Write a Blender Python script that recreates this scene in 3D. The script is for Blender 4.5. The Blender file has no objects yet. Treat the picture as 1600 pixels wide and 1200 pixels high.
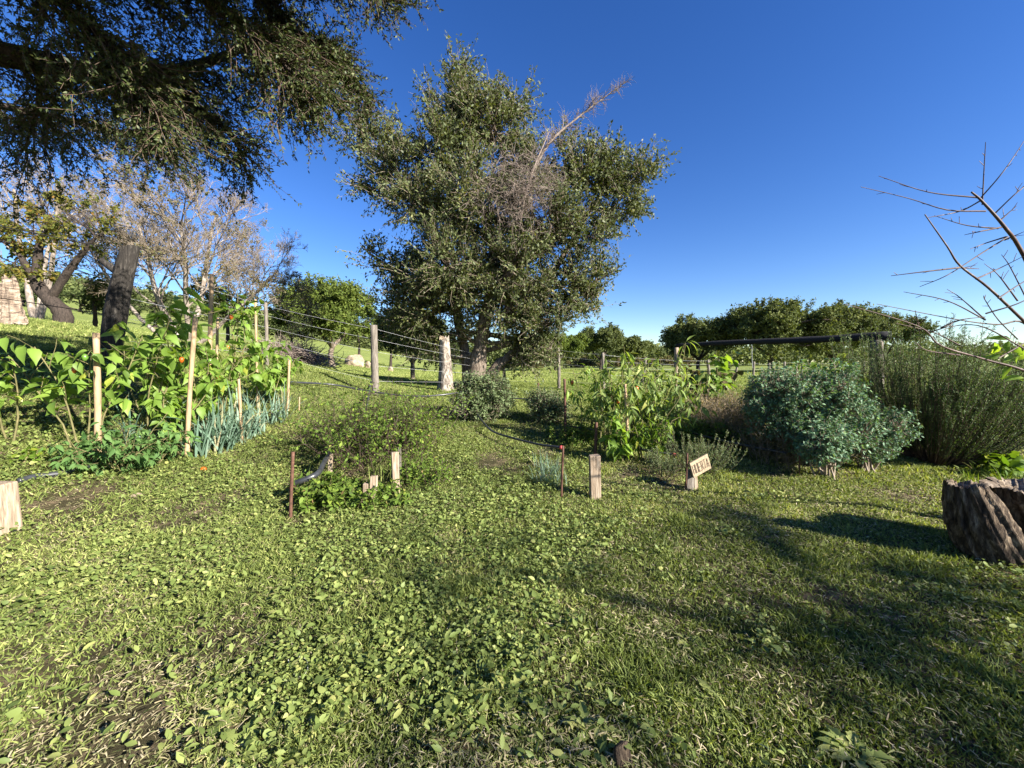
import bpy, math, random
import numpy as np
from mathutils import Vector
R = math.radians
rng = np.random.default_rng(11)
random.seed(5)
sc = bpy.context.scene
COL = sc.collection

# ------------------------------------------------------------------ camera
F = 603.0; CX, CY = 800.0, 600.0; PITCH = R(3.32); CAMZ = 1.5
cam = bpy.data.objects.new("camera", bpy.data.cameras.new("camera")); COL.objects.link(cam)
cam.data.sensor_width = 36; cam.data.lens = F / 1600 * 36
cam.data.clip_start = 0.05; cam.data.clip_end = 3000
cam.location = (0, 0, CAMZ); cam.rotation_euler = (R(90) - PITCH, 0, 0)
sc.camera = cam
# ------------------------------------------------------------------ sky, sun, exposure
SUN_DIR = np.array([0.83, -0.55, 0.50]); SUN_DIR /= np.linalg.norm(SUN_DIR)
ELEV = math.asin(SUN_DIR[2]); AZ = math.atan2(SUN_DIR[0], SUN_DIR[1])
w = bpy.data.worlds.new("World"); sc.world = w; w.use_nodes = True
nt = w.node_tree; nt.nodes.clear()
sky = nt.nodes.new("ShaderNodeTexSky"); sky.sky_type = 'NISHITA'; sky.sun_disc = False
sky.sun_elevation = ELEV; sky.sun_rotation = AZ
sky.air_density = 1.0; sky.dust_density = 0.15; sky.ozone_density = 3.2; sky.altitude = 600
bgn = nt.nodes.new("ShaderNodeBackground"); bgn.inputs[1].default_value = 0.058
hs = nt.nodes.new("ShaderNodeHueSaturation"); hs.inputs['Saturation'].default_value = 1.27; hs.inputs['Hue'].default_value = 0.516
out = nt.nodes.new("ShaderNodeOutputWorld")
nt.links.new(sky.outputs[0], hs.inputs['Color']); nt.links.new(hs.outputs[0], bgn.inputs[0]); nt.links.new(bgn.outputs[0], out.inputs[0])
sd = bpy.data.lights.new("sun", 'SUN'); sd.energy = 5.0; sd.angle = R(0.53); sd.color = (1.0, 0.94, 0.84)
so = bpy.data.objects.new("sun", sd); COL.objects.link(so)
so.rotation_euler = Vector(SUN_DIR).to_track_quat('Z', 'Y').to_euler()
sc.view_settings.view_transform = 'Standard'; sc.view_settings.look = 'None'
sc.view_settings.gamma = 1; sc.view_settings.exposure = 1.85
sc.render.engine = 'CYCLES'
sc.cycles.max_bounces = 6; sc.cycles.diffuse_bounces = 3; sc.cycles.glossy_bounces = 2
sc.cycles.transmission_bounces = 3; sc.cycles.transparent_max_bounces = 4

# ------------------------------------------------------------------ terrain + projection
def sp(v, s=0.7): return s * np.logaddexp(0, np.asarray(v) / s)
def sstep(a, b, v):
    t = np.clip((np.asarray(v) - a) / (b - a), 0, 1); return t * t * (3 - 2 * t)
def terrain(x, y):
    x = np.asarray(x, float); y = np.asarray(y, float)
    k = 0.34 + (0.15 - 0.34) * sstep(10, 20, y)
    h = 0.5 * sstep(3, 12, y)
    f = sstep(12, 26, y)
    hn = k * (sp(-x - 4) - sp(-x - 8)) + 0.15 * sp(-x - 8)
    h = h + ((1 - f) * hn + f * 0.17 * sp(-x - 10)) * sstep(-3, 5, y)
    h = h + 0.10 * np.sin(x * 0.21 + 1.0) * np.sin(y * 0.17) * sstep(14, 40, y)
    return h
CP, SP_ = math.cos(PITCH), math.sin(PITCH)
def ray(px, py):
    x = (px - CX) / F; u = (CY - py) / F
    return np.array([x, CP + SP_ * u, -SP_ + CP * u])
def at(px, py, Y):
    d = ray(px, py); return np.array([0, 0, CAMZ]) + d * (Y / d[1])
def hit(px, py, h=0.0):
    d = ray(px, py); t = 0.5; o = np.array([0, 0, CAMZ])
    while t < 600:
        p = o + d * t
        if p[2] <= terrain(p[0], p[1]) + h: return p
        t += 0.01 + t * 0.002
    return o + d * 600
def gz(x, y): return float(terrain(x, y))
def on(px, Y):
    p = at(px, 565, Y); return np.array([p[0], Y, gz(p[0], Y)])

# value noise
_tab = np.random.default_rng(3).random((256, 256))
def vnoise(x, y, s):
    x = np.asarray(x) / s; y = np.asarray(y) / s
    xi = np.floor(x).astype(int); yi = np.floor(y).astype(int); fx = x - xi; fy = y - yi
    fx = fx * fx * (3 - 2 * fx); fy = fy * fy * (3 - 2 * fy)
    g = lambda a, b: _tab[a % 256, b % 256]
    return (g(xi, yi) * (1 - fx) + g(xi + 1, yi) * fx) * (1 - fy) + (g(xi, yi + 1) * (1 - fx) + g(xi + 1, yi + 1) * fx) * fy
def fbm(x, y, s):
    return (vnoise(x, y, s) + .5 * vnoise(x + 31, y + 17, s / 2) + .25 * vnoise(x + 7, y + 71, s / 4)) / 1.75

# ------------------------------------------------------------------ object helpers
def tag(o, label, cat=None, group=None, kind=None):
    if label: o["label"] = label
    if cat: o["category"] = cat
    if group: o["group"] = group
    if kind: o["kind"] = kind
    return o
def thing(name, label, cat, loc, group=None):
    o = bpy.data.objects.new(name, None); COL.objects.link(o); o.location = [float(v) for v in loc]
    o.empty_display_size = 0.1
    return tag(o, label, cat, group)
class MB:
    """collects polygons (numpy) and links them as one mesh object"""
    def __init__(s): s.v = []; s.f = []; s.t = []; s.n = 0; s.m = []
    def add(s, V, faces, t=0.5, mi=0):
        V = np.asarray(V, float).reshape(-1, 3); fa = np.asarray(faces, dtype=np.int64)
        s.v.append(V); s.f.append(fa + s.n); s.n += len(V)
        s.t.append(np.broadcast_to(np.asarray(t, float), (len(fa),)).copy()); s.m.append(np.full(len(fa), mi, dtype=np.int32))
    def build(s, name, mats, parent=None, loc=None, smooth=True):
        if loc is None: loc = parent.location if parent is not None else (0, 0, 0)
        if parent is not None and parent.parent is not None and parent.type == 'MESH': loc = getattr(parent, 'location', loc)
        L = np.array([float(v) for v in loc])
        me = bpy.data.meshes.new(name)
        V = np.concatenate(s.v) - L
        me.vertices.add(len(V)); me.vertices.foreach_set("co", V.astype(np.float32).ravel())
        sizes = np.concatenate([np.full(len(f), f.shape[1]) for f in s.f])
        idx = np.concatenate([f.ravel() for f in s.f])
        me.loops.add(len(idx)); me.loops.foreach_set("vertex_index", idx.astype(np.int32))
        starts = np.concatenate([[0], np.cumsum(sizes)[:-1]])
        me.polygons.add(len(sizes)); me.polygons.foreach_set("loop_start", starts.astype(np.int32))
        try: me.polygons.foreach_set("loop_total", sizes.astype(np.int32))
        except Exception: pass
        me.polygons.foreach_set("material_index", np.concatenate(s.m))
        me.polygons.foreach_set("use_smooth", np.full(len(sizes), smooth))
        a = me.attributes.new("t", 'FLOAT', 'FACE'); a.data.foreach_set("value", np.concatenate(s.t).astype(np.float32))
        me.update(calc_edges=True)
        if not isinstance(mats, (list, tuple)): mats = [mats]
        for m in mats: me.materials.append(m)
        o = bpy.data.objects.new(name, me); COL.objects.link(o)
        if parent is not None:
            o.parent = parent
        else: o.location = L
        return o
def sub(mb, name, mat, part, root, smooth=True):
    """a sub-part: child of a part that sits at its root's origin"""
    o = mb.build(name, mat, None, root.location, smooth); o.location = (0, 0, 0); o.parent = part; return o
def solo(mb, name, mat, label, cat, loc, group=None, smooth=True):
    return tag(mb.build(name, mat, None, loc, smooth), label, cat, group)

def norm(a): return a / (np.linalg.norm(a, axis=-1, keepdims=True) + 1e-12)
def rdir(n, r=rng): return norm(r.normal(size=(n, 3)))
def scatter(mb, tmpl, pos, D, U, sc_, t, mi=0):
    """instance a leaf template: y along D, z near U, x sideways"""
    TV, TF = tmpl; pos = np.asarray(pos, float); N = len(pos)
    if N == 0: return
    D = norm(D); X = norm(np.cross(D, U)); Z = np.cross(X, D)
    sc_ = np.asarray(sc_, float)
    if sc_.ndim == 0: sc_ = np.full((N, 3), float(sc_))
    if sc_.ndim == 1: sc_ = np.repeat(sc_[:, None], 3, 1)
    P = TV[None] * sc_[:, None, :]
    V = pos[:, None] + P[..., 0:1] * X[:, None] + P[..., 1:2] * D[:, None] + P[..., 2:3] * Z[:, None]
    nv = len(TV); t = np.broadcast_to(np.asarray(t, float), (N,))
    base = mb.n; off = (np.arange(N) * nv)[:, None, None]
    first = True
    for k in sorted(set(len(f) for f in TF)):
        fa = np.array([f for f in TF if len(f) == k])
        FF = (fa[None] + off).reshape(-1, k)
        if first: mb.add(V.reshape(-1, 3), FF, np.repeat(t, len(fa)), mi); first = False
        else:
            mb.f.append(FF + base); mb.t.append(np.repeat(t, len(fa))); mb.m.append(np.full(len(FF), mi, dtype=np.int32))
def leaf_tmpl(prof, fold=0.15, droop=0.0, tipz=None):
    """prof: list of (y, halfwidth); first and last may have zero width"""
    V = []; rows = []
    for y, hw in prof:
        z = -droop * y * y
        if hw <= 1e-6: V.append((0, y, z)); rows.append((len(V) - 1,))
        else:
            V += [(-hw, y, z + fold * hw * 2), (0, y, z), (hw, y, z + fold * hw * 2)]
            n = len(V); rows.append((n - 3, n - 2, n - 1))
    Fc = []
    for a, b in zip(rows[:-1], rows[1:]):
        if len(a) == 1 and len(b) == 3: Fc += [(a[0], b[1], b[0]), (a[0], b[2], b[1])]
        elif len(a) == 3 and len(b) == 1: Fc += [(a[0], a[1], b[0]), (a[1], a[2], b[0])]
        elif len(a) == 3: Fc += [(a[0], a[1], b[1], b[0]), (a[1], a[2], b[2], b[1])]
    return np.array(V, float), Fc
T_RH = (np.array([(0, 0, 0), (.5, .45, .06), (0, 1, -.05), (-.5, .45, .06)], float), [(0, 1, 2, 3)])
T_NARROW = (np.array([(0, 0, 0), (.14, .5, .03), (0, 1, -.06), (-.14, .5, .03)], float), [(0, 1, 2, 3)])
T_OVAL = leaf_tmpl([(0, 0), (.25, .22), (.6, .25), (1, 0)], .12, .12)
T_HEART = leaf_tmpl([(0.0, .10), (.12, .36), (.4, .42), (.72, .24), (1, 0)], .10, .22)
T_PEPPER = leaf_tmpl([(-.22, .012), (0, .03), (.14, .25), (.38, .32), (.65, .22), (.86, .08), (1.03, 0)], .16, .55)
T_LONG = leaf_tmpl([(-.15, .012), (0, .02), (.2, .13), (.5, .16), (.8, .08), (1.05, 0)], .2, .5)
T_DOCK = leaf_tmpl([(-.1, .02), (.1, .04), (.25, .17), (.33, .09), (.5, .24), (.58, .13), (.74, .22), (.82, .12), (.93, .09), (1.05, 0)], .25, .35)
T_BLADE = (np.array([(-.5, 0, 0), (.5, 0, 0), (.38, .55, .06), (-.38, .55, .06), (0, 1, -.12)], float), [(0, 1, 2, 3), (3, 2, 4)])
T_BLADE1 = (np.array([(-.5, 0, 0), (.5, 0, 0), (0, 1, 0)], float), [(0, 1, 2)])

def tubes(mb, P, Rr, s=5, t=0.5, mi=0, cap=False):
    """P (N,K,3) polylines, Rr (N,K) radii"""
    P = np.asarray(P, float); Rr = np.asarray(Rr, float)
    if P.ndim == 2: P = P[None]; Rr = Rr[None]
    N, K, _ = P.shape
    T = np.empty_like(P); T[:, 1:-1] = P[:, 2:] - P[:, :-2]; T[:, 0] = P[:, 1] - P[:, 0]; T[:, -1] = P[:, -1] - P[:, -2]
    T = norm(T); mean = norm(P[:, -1] - P[:, 0] + 1e-9)
    ref = np.zeros((N, 3)); small = np.argmin(np.abs(mean), axis=1); ref[np.arange(N), small] = 1
    A = norm(np.cross(T, ref[:, None])); B = np.cross(T, A)
    th = np.linspace(0, 2 * np.pi, s, endpoint=False)
    V = P[:, :, None] + Rr[:, :, None, None] * (np.cos(th)[None, None, :, None] * A[:, :, None] + np.sin(th)[None, None, :, None] * B[:, :, None])
    i = np.arange(K - 1)[:, None]; j = np.arange(s)[None]
    q = np.stack([i * s + j, i * s + (j + 1) % s, (i + 1) * s + (j + 1) % s, (i + 1) * s + j], -1).reshape(-1, 4)
    Fc = (q[None] + (np.arange(N) * K * s)[:, None, None]).reshape(-1, 4)
    tt = np.repeat(np.broadcast_to(np.asarray(t, float), (N,)), (K - 1) * s)
    base = mb.n
    mb.add(V.reshape(-1, 3), Fc, tt, mi)
    if cap:
        caps = []
        for n in range(N):
            o = base + n * K * s
            caps.append([o + k for k in range(s)][::-1]); caps.append([o + (K - 1) * s + k for k in range(s)])
        mb.f.append(np.array(caps)); mb.t.append(np.full(len(caps), 0.5)); mb.m.append(np.full(len(caps), mi, dtype=np.int32))
def spline(pts, n=24):
    p = np.asarray(pts, float); p = np.vstack([2 * p[0] - p[1], p, 2 * p[-1] - p[-2]]); o = []
    segs = len(p) - 3; per = max(2, n // segs)
    for i in range(segs):
        a, b, c, d = p[i:i + 4]
        for t in np.linspace(0, 1, per, endpoint=False):
            o.append(.5 * ((2 * b) + (c - a) * t + (2 * a - 5 * b + 4 * c - d) * t * t + (3 * b - 3 * c + d - a) * t ** 3))
    o.append(p[-2]); return np.array(o)
def grow(S, D, L, K=6, wig=.15, grav=0.0, r=rng):
    """random-walk polylines from starts S along D, length L (N,) ; grav bends up(+)/down(-)"""
    N = len(S); P = np.zeros((N, K, 3)); P[:, 0] = S; d = norm(D); st = (np.asarray(L) / (K - 1))[:, None]
    for k in range(1, K):
        d = norm(d + r.normal(size=(N, 3)) * wig + np.array([0, 0, grav])); P[:, k] = P[:, k - 1] + d * st
    return P
def along(P, n, lo, hi, r=rng):
    """n random points on each polyline; returns pos, tangent, param, index"""
    N, K, _ = P.shape; idx = np.repeat(np.arange(N), n); u = r.uniform(lo, hi, N * n); x = u * (K - 1)
    i = np.minimum(x.astype(int), K - 2); f = (x - i)[:, None]
    a = P[idx, i]; b = P[idx, i + 1]; return a + (b - a) * f, norm(b - a), u, idx
def perp(T, r=rng): return norm(np.cross(T, rdir(len(T), r)))
def box(mb, c, sx, sy, sz, rot=0, lean=(0, 0), t=.5, mi=0, taper=1.0, jit=0.0, r=rng):
    """box standing on c, leaning by lean (dx,dy per height)"""
    c = np.asarray(c, float); V = []
    for z, k in ((0, 1), (1, taper)):
        for a, b in ((-1, -1), (1, -1), (1, 1), (-1, 1)):
            x = a * sx / 2 * k; y = b * sy / 2 * k
            V.append([x * math.cos(rot) - y * math.sin(rot) + lean[0] * z * sz, x * math.sin(rot) + y * math.cos(rot) + lean[1] * z * sz, z * sz])
    V = np.array(V) + c + r.normal(size=(8, 3)) * jit
    mb.add(V, [(3, 2, 1, 0), (4, 5, 6, 7), (0, 1, 5, 4), (1, 2, 6, 5), (2, 3, 7, 6), (3, 0, 4, 7)], t, mi)
def bevel(o, wd=.004, seg=2):
    m = o.modifiers.new("bevel", 'BEVEL'); m.width = wd; m.segments = seg; m.limit_method = 'ANGLE'
    for p in o.data.polygons: p.use_smooth = False

# ------------------------------------------------------------------ materials
def newmat(name):
    m = bpy.data.materials.new(name); m.use_nodes = True; n = m.node_tree; n.nodes.clear(); return m, n
def ramp(n, stops):
    r = n.nodes.new("ShaderNodeValToRGB"); e = r.color_ramp.elements
    while len(e) < len(stops): e.new(.5)
    for el, (p, c) in zip(e, stops): el.position = p; el.color = (*c, 1)
    return r
def leafmat(name, stops, rough=.5, tr=.3, spec=.35):
    spec *= .5; rough = min(.8, rough + .12)
    m, n = newmat(name); a = n.nodes.new("ShaderNodeAttribute"); a.attribute_name = "t"
    r = ramp(n, stops); n.links.new(a.outputs['Fac'], r.inputs[0])
    p = n.nodes.new("ShaderNodeBsdfPrincipled"); p.inputs['Roughness'].default_value = rough; p.inputs['Specular IOR Level'].default_value = spec
    tl = n.nodes.new("ShaderNodeBsdfTranslucent"); mx = n.nodes.new("ShaderNodeMixShader"); mx.inputs[0].default_value = tr
    g = n.nodes.new("ShaderNodeMix"); g.data_type = 'RGBA'; g.blend_type = 'MULTIPLY'; g.inputs[0].default_value = 1; g.inputs[7].default_value = (1.5, 1.5, .5, 1)
    o = n.nodes.new("ShaderNodeOutputMaterial")
    n.links.new(r.outputs[0], p.inputs['Base Color']); n.links.new(r.outputs[0], g.inputs[6]); n.links.new(g.outputs[2], tl.inputs[0])
    n.links.new(p.outputs[0], mx.inputs[1]); n.links.new(tl.outputs[0], mx.inputs[2]); n.links.new(mx.outputs[0], o.inputs[0])
    return m
def surf(name, stops, scale=8, stretch=(1, 1, 1), rough=.85, bump=.4, detail=8, dist=.02, wave=False, coord='Object', spec=.2):
    m, n = newmat(name); tc = n.nodes.new("ShaderNodeTexCoord"); mp = n.nodes.new("ShaderNodeMapping"); mp.inputs['Scale'].default_value = stretch
    n.links.new(tc.outputs[coord], mp.inputs[0])
    nz = n.nodes.new("ShaderNodeTexNoise"); nz.inputs['Scale'].default_value = scale; nz.inputs['Detail'].default_value = detail; nz.inputs['Roughness'].default_value = .65
    nz.inputs['Distortion'].default_value = .4
    n.links.new(mp.outputs[0], nz.inputs[0]); r = ramp(n, stops); n.links.new(nz.outputs[0], r.inputs[0])
    p = n.nodes.new("ShaderNodeBsdfPrincipled"); p.inputs['Roughness'].default_value = rough; p.inputs['Specular IOR Level'].default_value = spec
    b = n.nodes.new("ShaderNodeBump"); b.inputs['Strength'].default_value = bump; b.inputs['Distance'].default_value = dist
    n.links.new(nz.outputs[0], b.inputs['Height']); n.links.new(b.outputs[0], p.inputs['Normal']); n.links.new(r.outputs[0], p.inputs['Base Color'])
    o = n.nodes.new("ShaderNodeOutputMaterial"); n.links.new(p.outputs[0], o.inputs[0]); return m
M_BARK = surf("bark_grey_brown", [(.3, (.045, .032, .024)), (.5, (.14, .11, .085)), (.68, (.30, .25, .20))], 5, (3, 3, .7), bump=.9, dist=.06)
M_PALEBARK = surf("bark_pale", [(.3, (.09, .07, .055)), (.55, (.24, .20, .165)), (.7, (.40, .36, .31))], 4, (2, 2, .8), bump=.6, dist=.04)
M_MIDBARK = surf("bark_mottled_pale", [(.38, (.06, .048, .038)), (.5, (.19, .16, .13)), (.62, (.38, .34, .28))], 7, (2, 2, .9), bump=.8, dist=.04)
M_OLDTRUNK = surf("old_trunk_wood", [(.35, (.07, .05, .04)), (.5, (.25, .19, .14)), (.68, (.42, .35, .27))], 5, (1, 1, 3), bump=1.0, dist=.06)
M_DARKBARK = surf("bark_dark", [(.3, (.015, .012, .010)), (.6, (.055, .042, .034))], 6, (3, 3, .8), bump=.9, dist=.05)
M_TWIG = surf("twig_tan", [(.3, (.145, .11, .078)), (.7, (.33, .275, .21))], 9, bump=.1)
M_DEADTWIG = surf("dead_twig_brown", [(.3, (.12, .09, .075)), (.7, (.27, .22, .185))], 9, bump=.1)
M_TWIGD = surf("twig_dark", [(.3, (.04, .028, .02)), (.7, (.13, .09, .065))], 9, bump=.1)
M_REDTWIG = surf("twig_reddish", [(.3, (.045, .028, .024)), (.55, (.10, .065, .052)), (.7, (.24, .20, .17))], 12, bump=.15, rough=.6)
M_WOOD = surf("weathered_wood", [(.28, (.07, .05, .035)), (.48, (.24, .18, .125)), (.7, (.40, .33, .25))], 6, (9, 9, .8), bump=.5, dist=.01)
M_BOARD = surf("sign_board_wood", [(.3, (.18, .135, .085)), (.6, (.33, .26, .17)), (.75, (.24, .185, .12))], 14, (3, 3, 3), bump=.3, dist=.004)
M_WOODG = surf("grey_weathered_post", [(.3, (.05, .042, .034)), (.5, (.14, .12, .098)), (.7, (.27, .24, .20))], 6, (8, 8, .6), bump=.7, dist=.02)
M_BAMBOO = surf("cane", [(.3, (.20, .13, .075)), (.55, (.38, .265, .155)), (.75, (.26, .18, .11))], 5, (6, 6, 1), bump=.15, dist=.004, rough=.55)
M_LOGD = surf("shaded_log", [(.3, (.013, .011, .010)), (.55, (.034, .03, .026)), (.75, (.12, .105, .09))], 4, (7, 7, .5), bump=.8, dist=.03)  # wood tone darkened to carry the shade of the overhanging tree
M_STUMP = surf("rotten_stump_bark", [(.34, (.014, .010, .007)), (.5, (.075, .053, .035)), (.6, (.18, .135, .09)), (.74, (.42, .33, .23))], 9, (3.0, 3.0, .8), bump=1.0, dist=.03, detail=14)
M_STUMPW = surf("stump_dead_wood", [(.3, (.07, .05, .035)), (.55, (.26, .2, .14)), (.75, (.5, .42, .32))], 10, (1, 1, 4), bump=.8, dist=.02)
M_RUST = surf("rusty_iron", [(.3, (.045, .022, .016)), (.6, (.11, .055, .036)), (.75, (.18, .10, .065))], 30, bump=.3, dist=.002, rough=.7)
M_HOSE = surf("black_pipe", [(.3, (.016, .017, .019)), (.8, (.05, .052, .056))], 14, bump=.1, dist=.003, rough=.34, spec=.6)
M_ROCK = surf("pale_rock", [(.3, (.13, .10, .07)), (.5, (.28, .22, .155)), (.7, (.40, .33, .25))], 2.2, bump=.8, dist=.15)
M_WIRE = surf("galvanised_wire", [(.3, (.25, .25, .26)), (.7, (.5, .5, .5))], 20, bump=0, rough=.35, spec=.8)
M_BEAM = surf("dark_shade_cloth", [(.3, (.008, .008, .009)), (.7, (.03, .03, .032))], 30, (1, 8, 8), bump=.5, dist=.01, rough=.8)
M_INK = surf("burnt_lettering", [(.3, (.03, .02, .015)), (.8, (.08, .05, .035))], 40, bump=0)
M_STRING = surf("white_string", [(.3, (.5, .48, .42)), (.7, (.7, .68, .6))], 20, bump=0)
def fruitmat(name, c, r=.3):
    return surf(name, [(.3, tuple(v * .8 for v in c)), (.7, c)], 20, bump=.03, rough=r, spec=.5)
M_FRUIT = fruitmat("ripe_orange_pepper", (.42, .10, .012)); M_FRUITG = fruitmat("green_pepper", (.10, .2, .03)); M_REDT = fruitmat("red_cap", (.42, .05, .05), .5)

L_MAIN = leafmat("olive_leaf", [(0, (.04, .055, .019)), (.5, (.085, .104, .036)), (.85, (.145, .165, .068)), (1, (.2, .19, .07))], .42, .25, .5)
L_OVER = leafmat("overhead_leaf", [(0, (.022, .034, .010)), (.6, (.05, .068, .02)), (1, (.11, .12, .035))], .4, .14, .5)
L_ACACIA = leafmat("acacia_leaf", [(0, (.05, .065, .024)), (.5, (.10, .122, .045)), (1, (.16, .175, .065))], .75, .2, .1)
L_ACACIAY = leafmat("acacia_leaf_yellow", [(0, (.055, .08, .018)), (.5, (.10, .14, .025)), (1, (.15, .18, .035))], .6, .3)
L_YELLOW = leafmat("autumn_leaf", [(0, (.05, .07, .015)), (.45, (.12, .13, .025)), (.8, (.2, .16, .03)), (1, (.22, .12, .03))], .55, .35)
L_BROWN = leafmat("dry_leaf", [(0, (.10, .075, .04)), (.5, (.145, .12, .06)), (.8, (.09, .11, .035)), (1, (.2, .165, .10))], .6, .3)
L_DARK = leafmat("dark_leaf", [(0, (.03, .045, .016)), (1, (.08, .105, .035))], .7, .2, .15)
L_DRY = leafmat("dry_straw", [(0, (.16, .12, .06)), (.5, (.28, .21, .11)), (1, (.42, .34, .2))], .7, .25)
L_PEP = leafmat("pepper_leaf", [(0, (.09, .15, .025)), (.5, (.17, .27, .045)), (.85, (.25, .35, .06)), (1, (.36, .38, .06))], .38, .42, .6)
L_PEP2 = leafmat("pale_pepper_leaf", [(0, (.09, .14, .035)), (.5, (.18, .25, .065)), (.85, (.28, .34, .10)), (1, (.38, .38, .10))], .42, .4, .6)
L_LEEK = leafmat("leek_leaf", [(0, (.06, .11, .065)), (.5, (.12, .195, .135)), (.85, (.20, .27, .20)), (.92, (.32, .30, .17)), (1, (.38, .33, .2))], .45, .2, .5)
L_TOM = leafmat("tomato_leaf", [(0, (.05, .11, .03)), (.6, (.10, .18, .05)), (1, (.15, .24, .07))], .5, .3)
L_RUE = leafmat("blue_green_leaf", [(0, (.05, .105, .05)), (.55, (.12, .205, .115)), (.85, (.24, .34, .20)), (1, (.22, .33, .08))], .5, .2, .45)
L_ROSE = leafmat("rosemary_needle", [(0, (.035, .06, .018)), (.6, (.09, .14, .045)), (1, (.19, .26, .11))], .5, .15)
L_BUSH = leafmat("grey_green_leaf", [(0, (.06, .09, .035)), (.5, (.12, .16, .07)), (1, (.2, .24, .12))], .5, .2)
L_WEED = leafmat("weed_leaf", [(0, (.05, .08, .015)), (.5, (.10, .16, .025)), (.9, (.2, .26, .04)), (1, (.2, .14, .06))], .5, .3)
L_GLEAF = leafmat("ground_leaf", [(0, (.07, .10, .025)), (.4, (.135, .18, .045)), (.8, (.23, .27, .08)), (1, (.36, .36, .12))], .42, .25, .5)
L_GRASS = leafmat("grass_blade", [(0, (.07, .095, .024)), (.45, (.15, .19, .046)), (.8, (.295, .33, .10)), (1, (.50, .46, .2))], .5, .3, .4)
L_STRAW = leafmat("straw_clippings", [(0, (.16, .18, .07)), (.35, (.28, .28, .12)), (.55, (.36, .30, .17)), (1, (.58, .50, .34))], .6, .2)
L_BIG = leafmat("broad_leaf", [(0, (.06, .12, .015)), (.6, (.13, .2, .025)), (1, (.26, .27, .03))], .42, .4)

# ------------------------------------------------------------------ ground
def make_ground():
    n = 300
    u = np.linspace(-1, 1, n); xs = np.sinh(u * 5.2) / math.sinh(5.2) * 600
    v = np.linspace(0, 1, n); ys = -12 + (np.sinh(v * 5.6) / math.sinh(5.6)) * 900 + v * 14
    X, Y = np.meshgrid(xs, ys); Z = terrain(X, Y) + (fbm(X, Y, .5) - .5) * .03 * (1 - sstep(8, 16, Y))
    V = np.stack([X, Y, Z], -1).reshape(-1, 3)
    i = np.arange(n - 1)[:, None]; j = np.arange(n - 1)[None]
    q = np.stack([i * n + j, i * n + j + 1, (i + 1) * n + j + 1, (i + 1) * n + j], -1).reshape(-1, 4)
    m, nn = newmat("lawn_and_soil"); N = nn.nodes; Lk = nn.links
    tc = N.new("ShaderNodeTexCoord")
    def noise(s, d=6, st=(1, 1, 1), ro=.6):
        mp = N.new("ShaderNodeMapping"); mp.inputs['Scale'].default_value = st; Lk.new(tc.outputs['Object'], mp.inputs[0])
        k = N.new("ShaderNodeTexNoise"); k.inputs['Scale'].default_value = s; k.inputs['Detail'].default_value = d; k.inputs['Roughness'].default_value = ro
        Lk.new(mp.outputs[0], k.inputs[0]); return k
    near = ramp(nn, [(.3, (.03, .026, .014)), (.5, (.07, .06, .03)), (.6, (.16, .12, .075)), (.72, (.32, .235, .15))])
    Lk.new(noise(7, 10, ro=.7).outputs[0], near.inputs[0])
    far = ramp(nn, [(.28, (.10, .13, .036)), (.5, (.165, .20, .05)), (.62, (.24, .26, .08)), (.78, (.33, .29, .13))])
    fm = N.new("ShaderNodeMix"); fm.data_type = 'FLOAT'; fm.inputs[0].default_value = .5
    Lk.new(noise(22, 12, ro=.8).outputs[0], fm.inputs[2]); Lk.new(noise(.45, 6, ro=.65).outputs[0], fm.inputs[3]); Lk.new(fm.outputs[0], far.inputs[0])
    geo = N.new("ShaderNodeSeparateXYZ"); Lk.new(tc.outputs['Object'], geo.inputs[0])
    mr = N.new("ShaderNodeMapRange"); mr.inputs[1].default_value = 5; mr.inputs[2].default_value = 15; Lk.new(geo.outputs[1], mr.inputs[0])
    mx = N.new("ShaderNodeMix"); mx.data_type = 'RGBA'; Lk.new(mr.outputs[0], mx.inputs[0]); Lk.new(near.outputs[0], mx.inputs[6]); Lk.new(far.outputs[0], mx.inputs[7])
    p = N.new("ShaderNodeBsdfPrincipled"); p.inputs['Roughness'].default_value = .9; p.inputs['Specular IOR Level'].default_value = .1
    b = N.new("ShaderNodeBump"); b.inputs['Strength'].default_value = .9; b.inputs['Distance'].default_value = .05
    Lk.new(noise(30, 10, ro=.8).outputs[0], b.inputs['Height']); Lk.new(b.outputs[0], p.inputs['Normal']); Lk.new(mx.outputs[2], p.inputs['Base Color'])
    o = N.new("ShaderNodeOutputMaterial"); Lk.new(p.outputs[0], o.inputs[0])
    mb = MB(); mb.add(V, q); g = mb.build("ground", m); g["kind"] = "structure"
make_ground()

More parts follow.
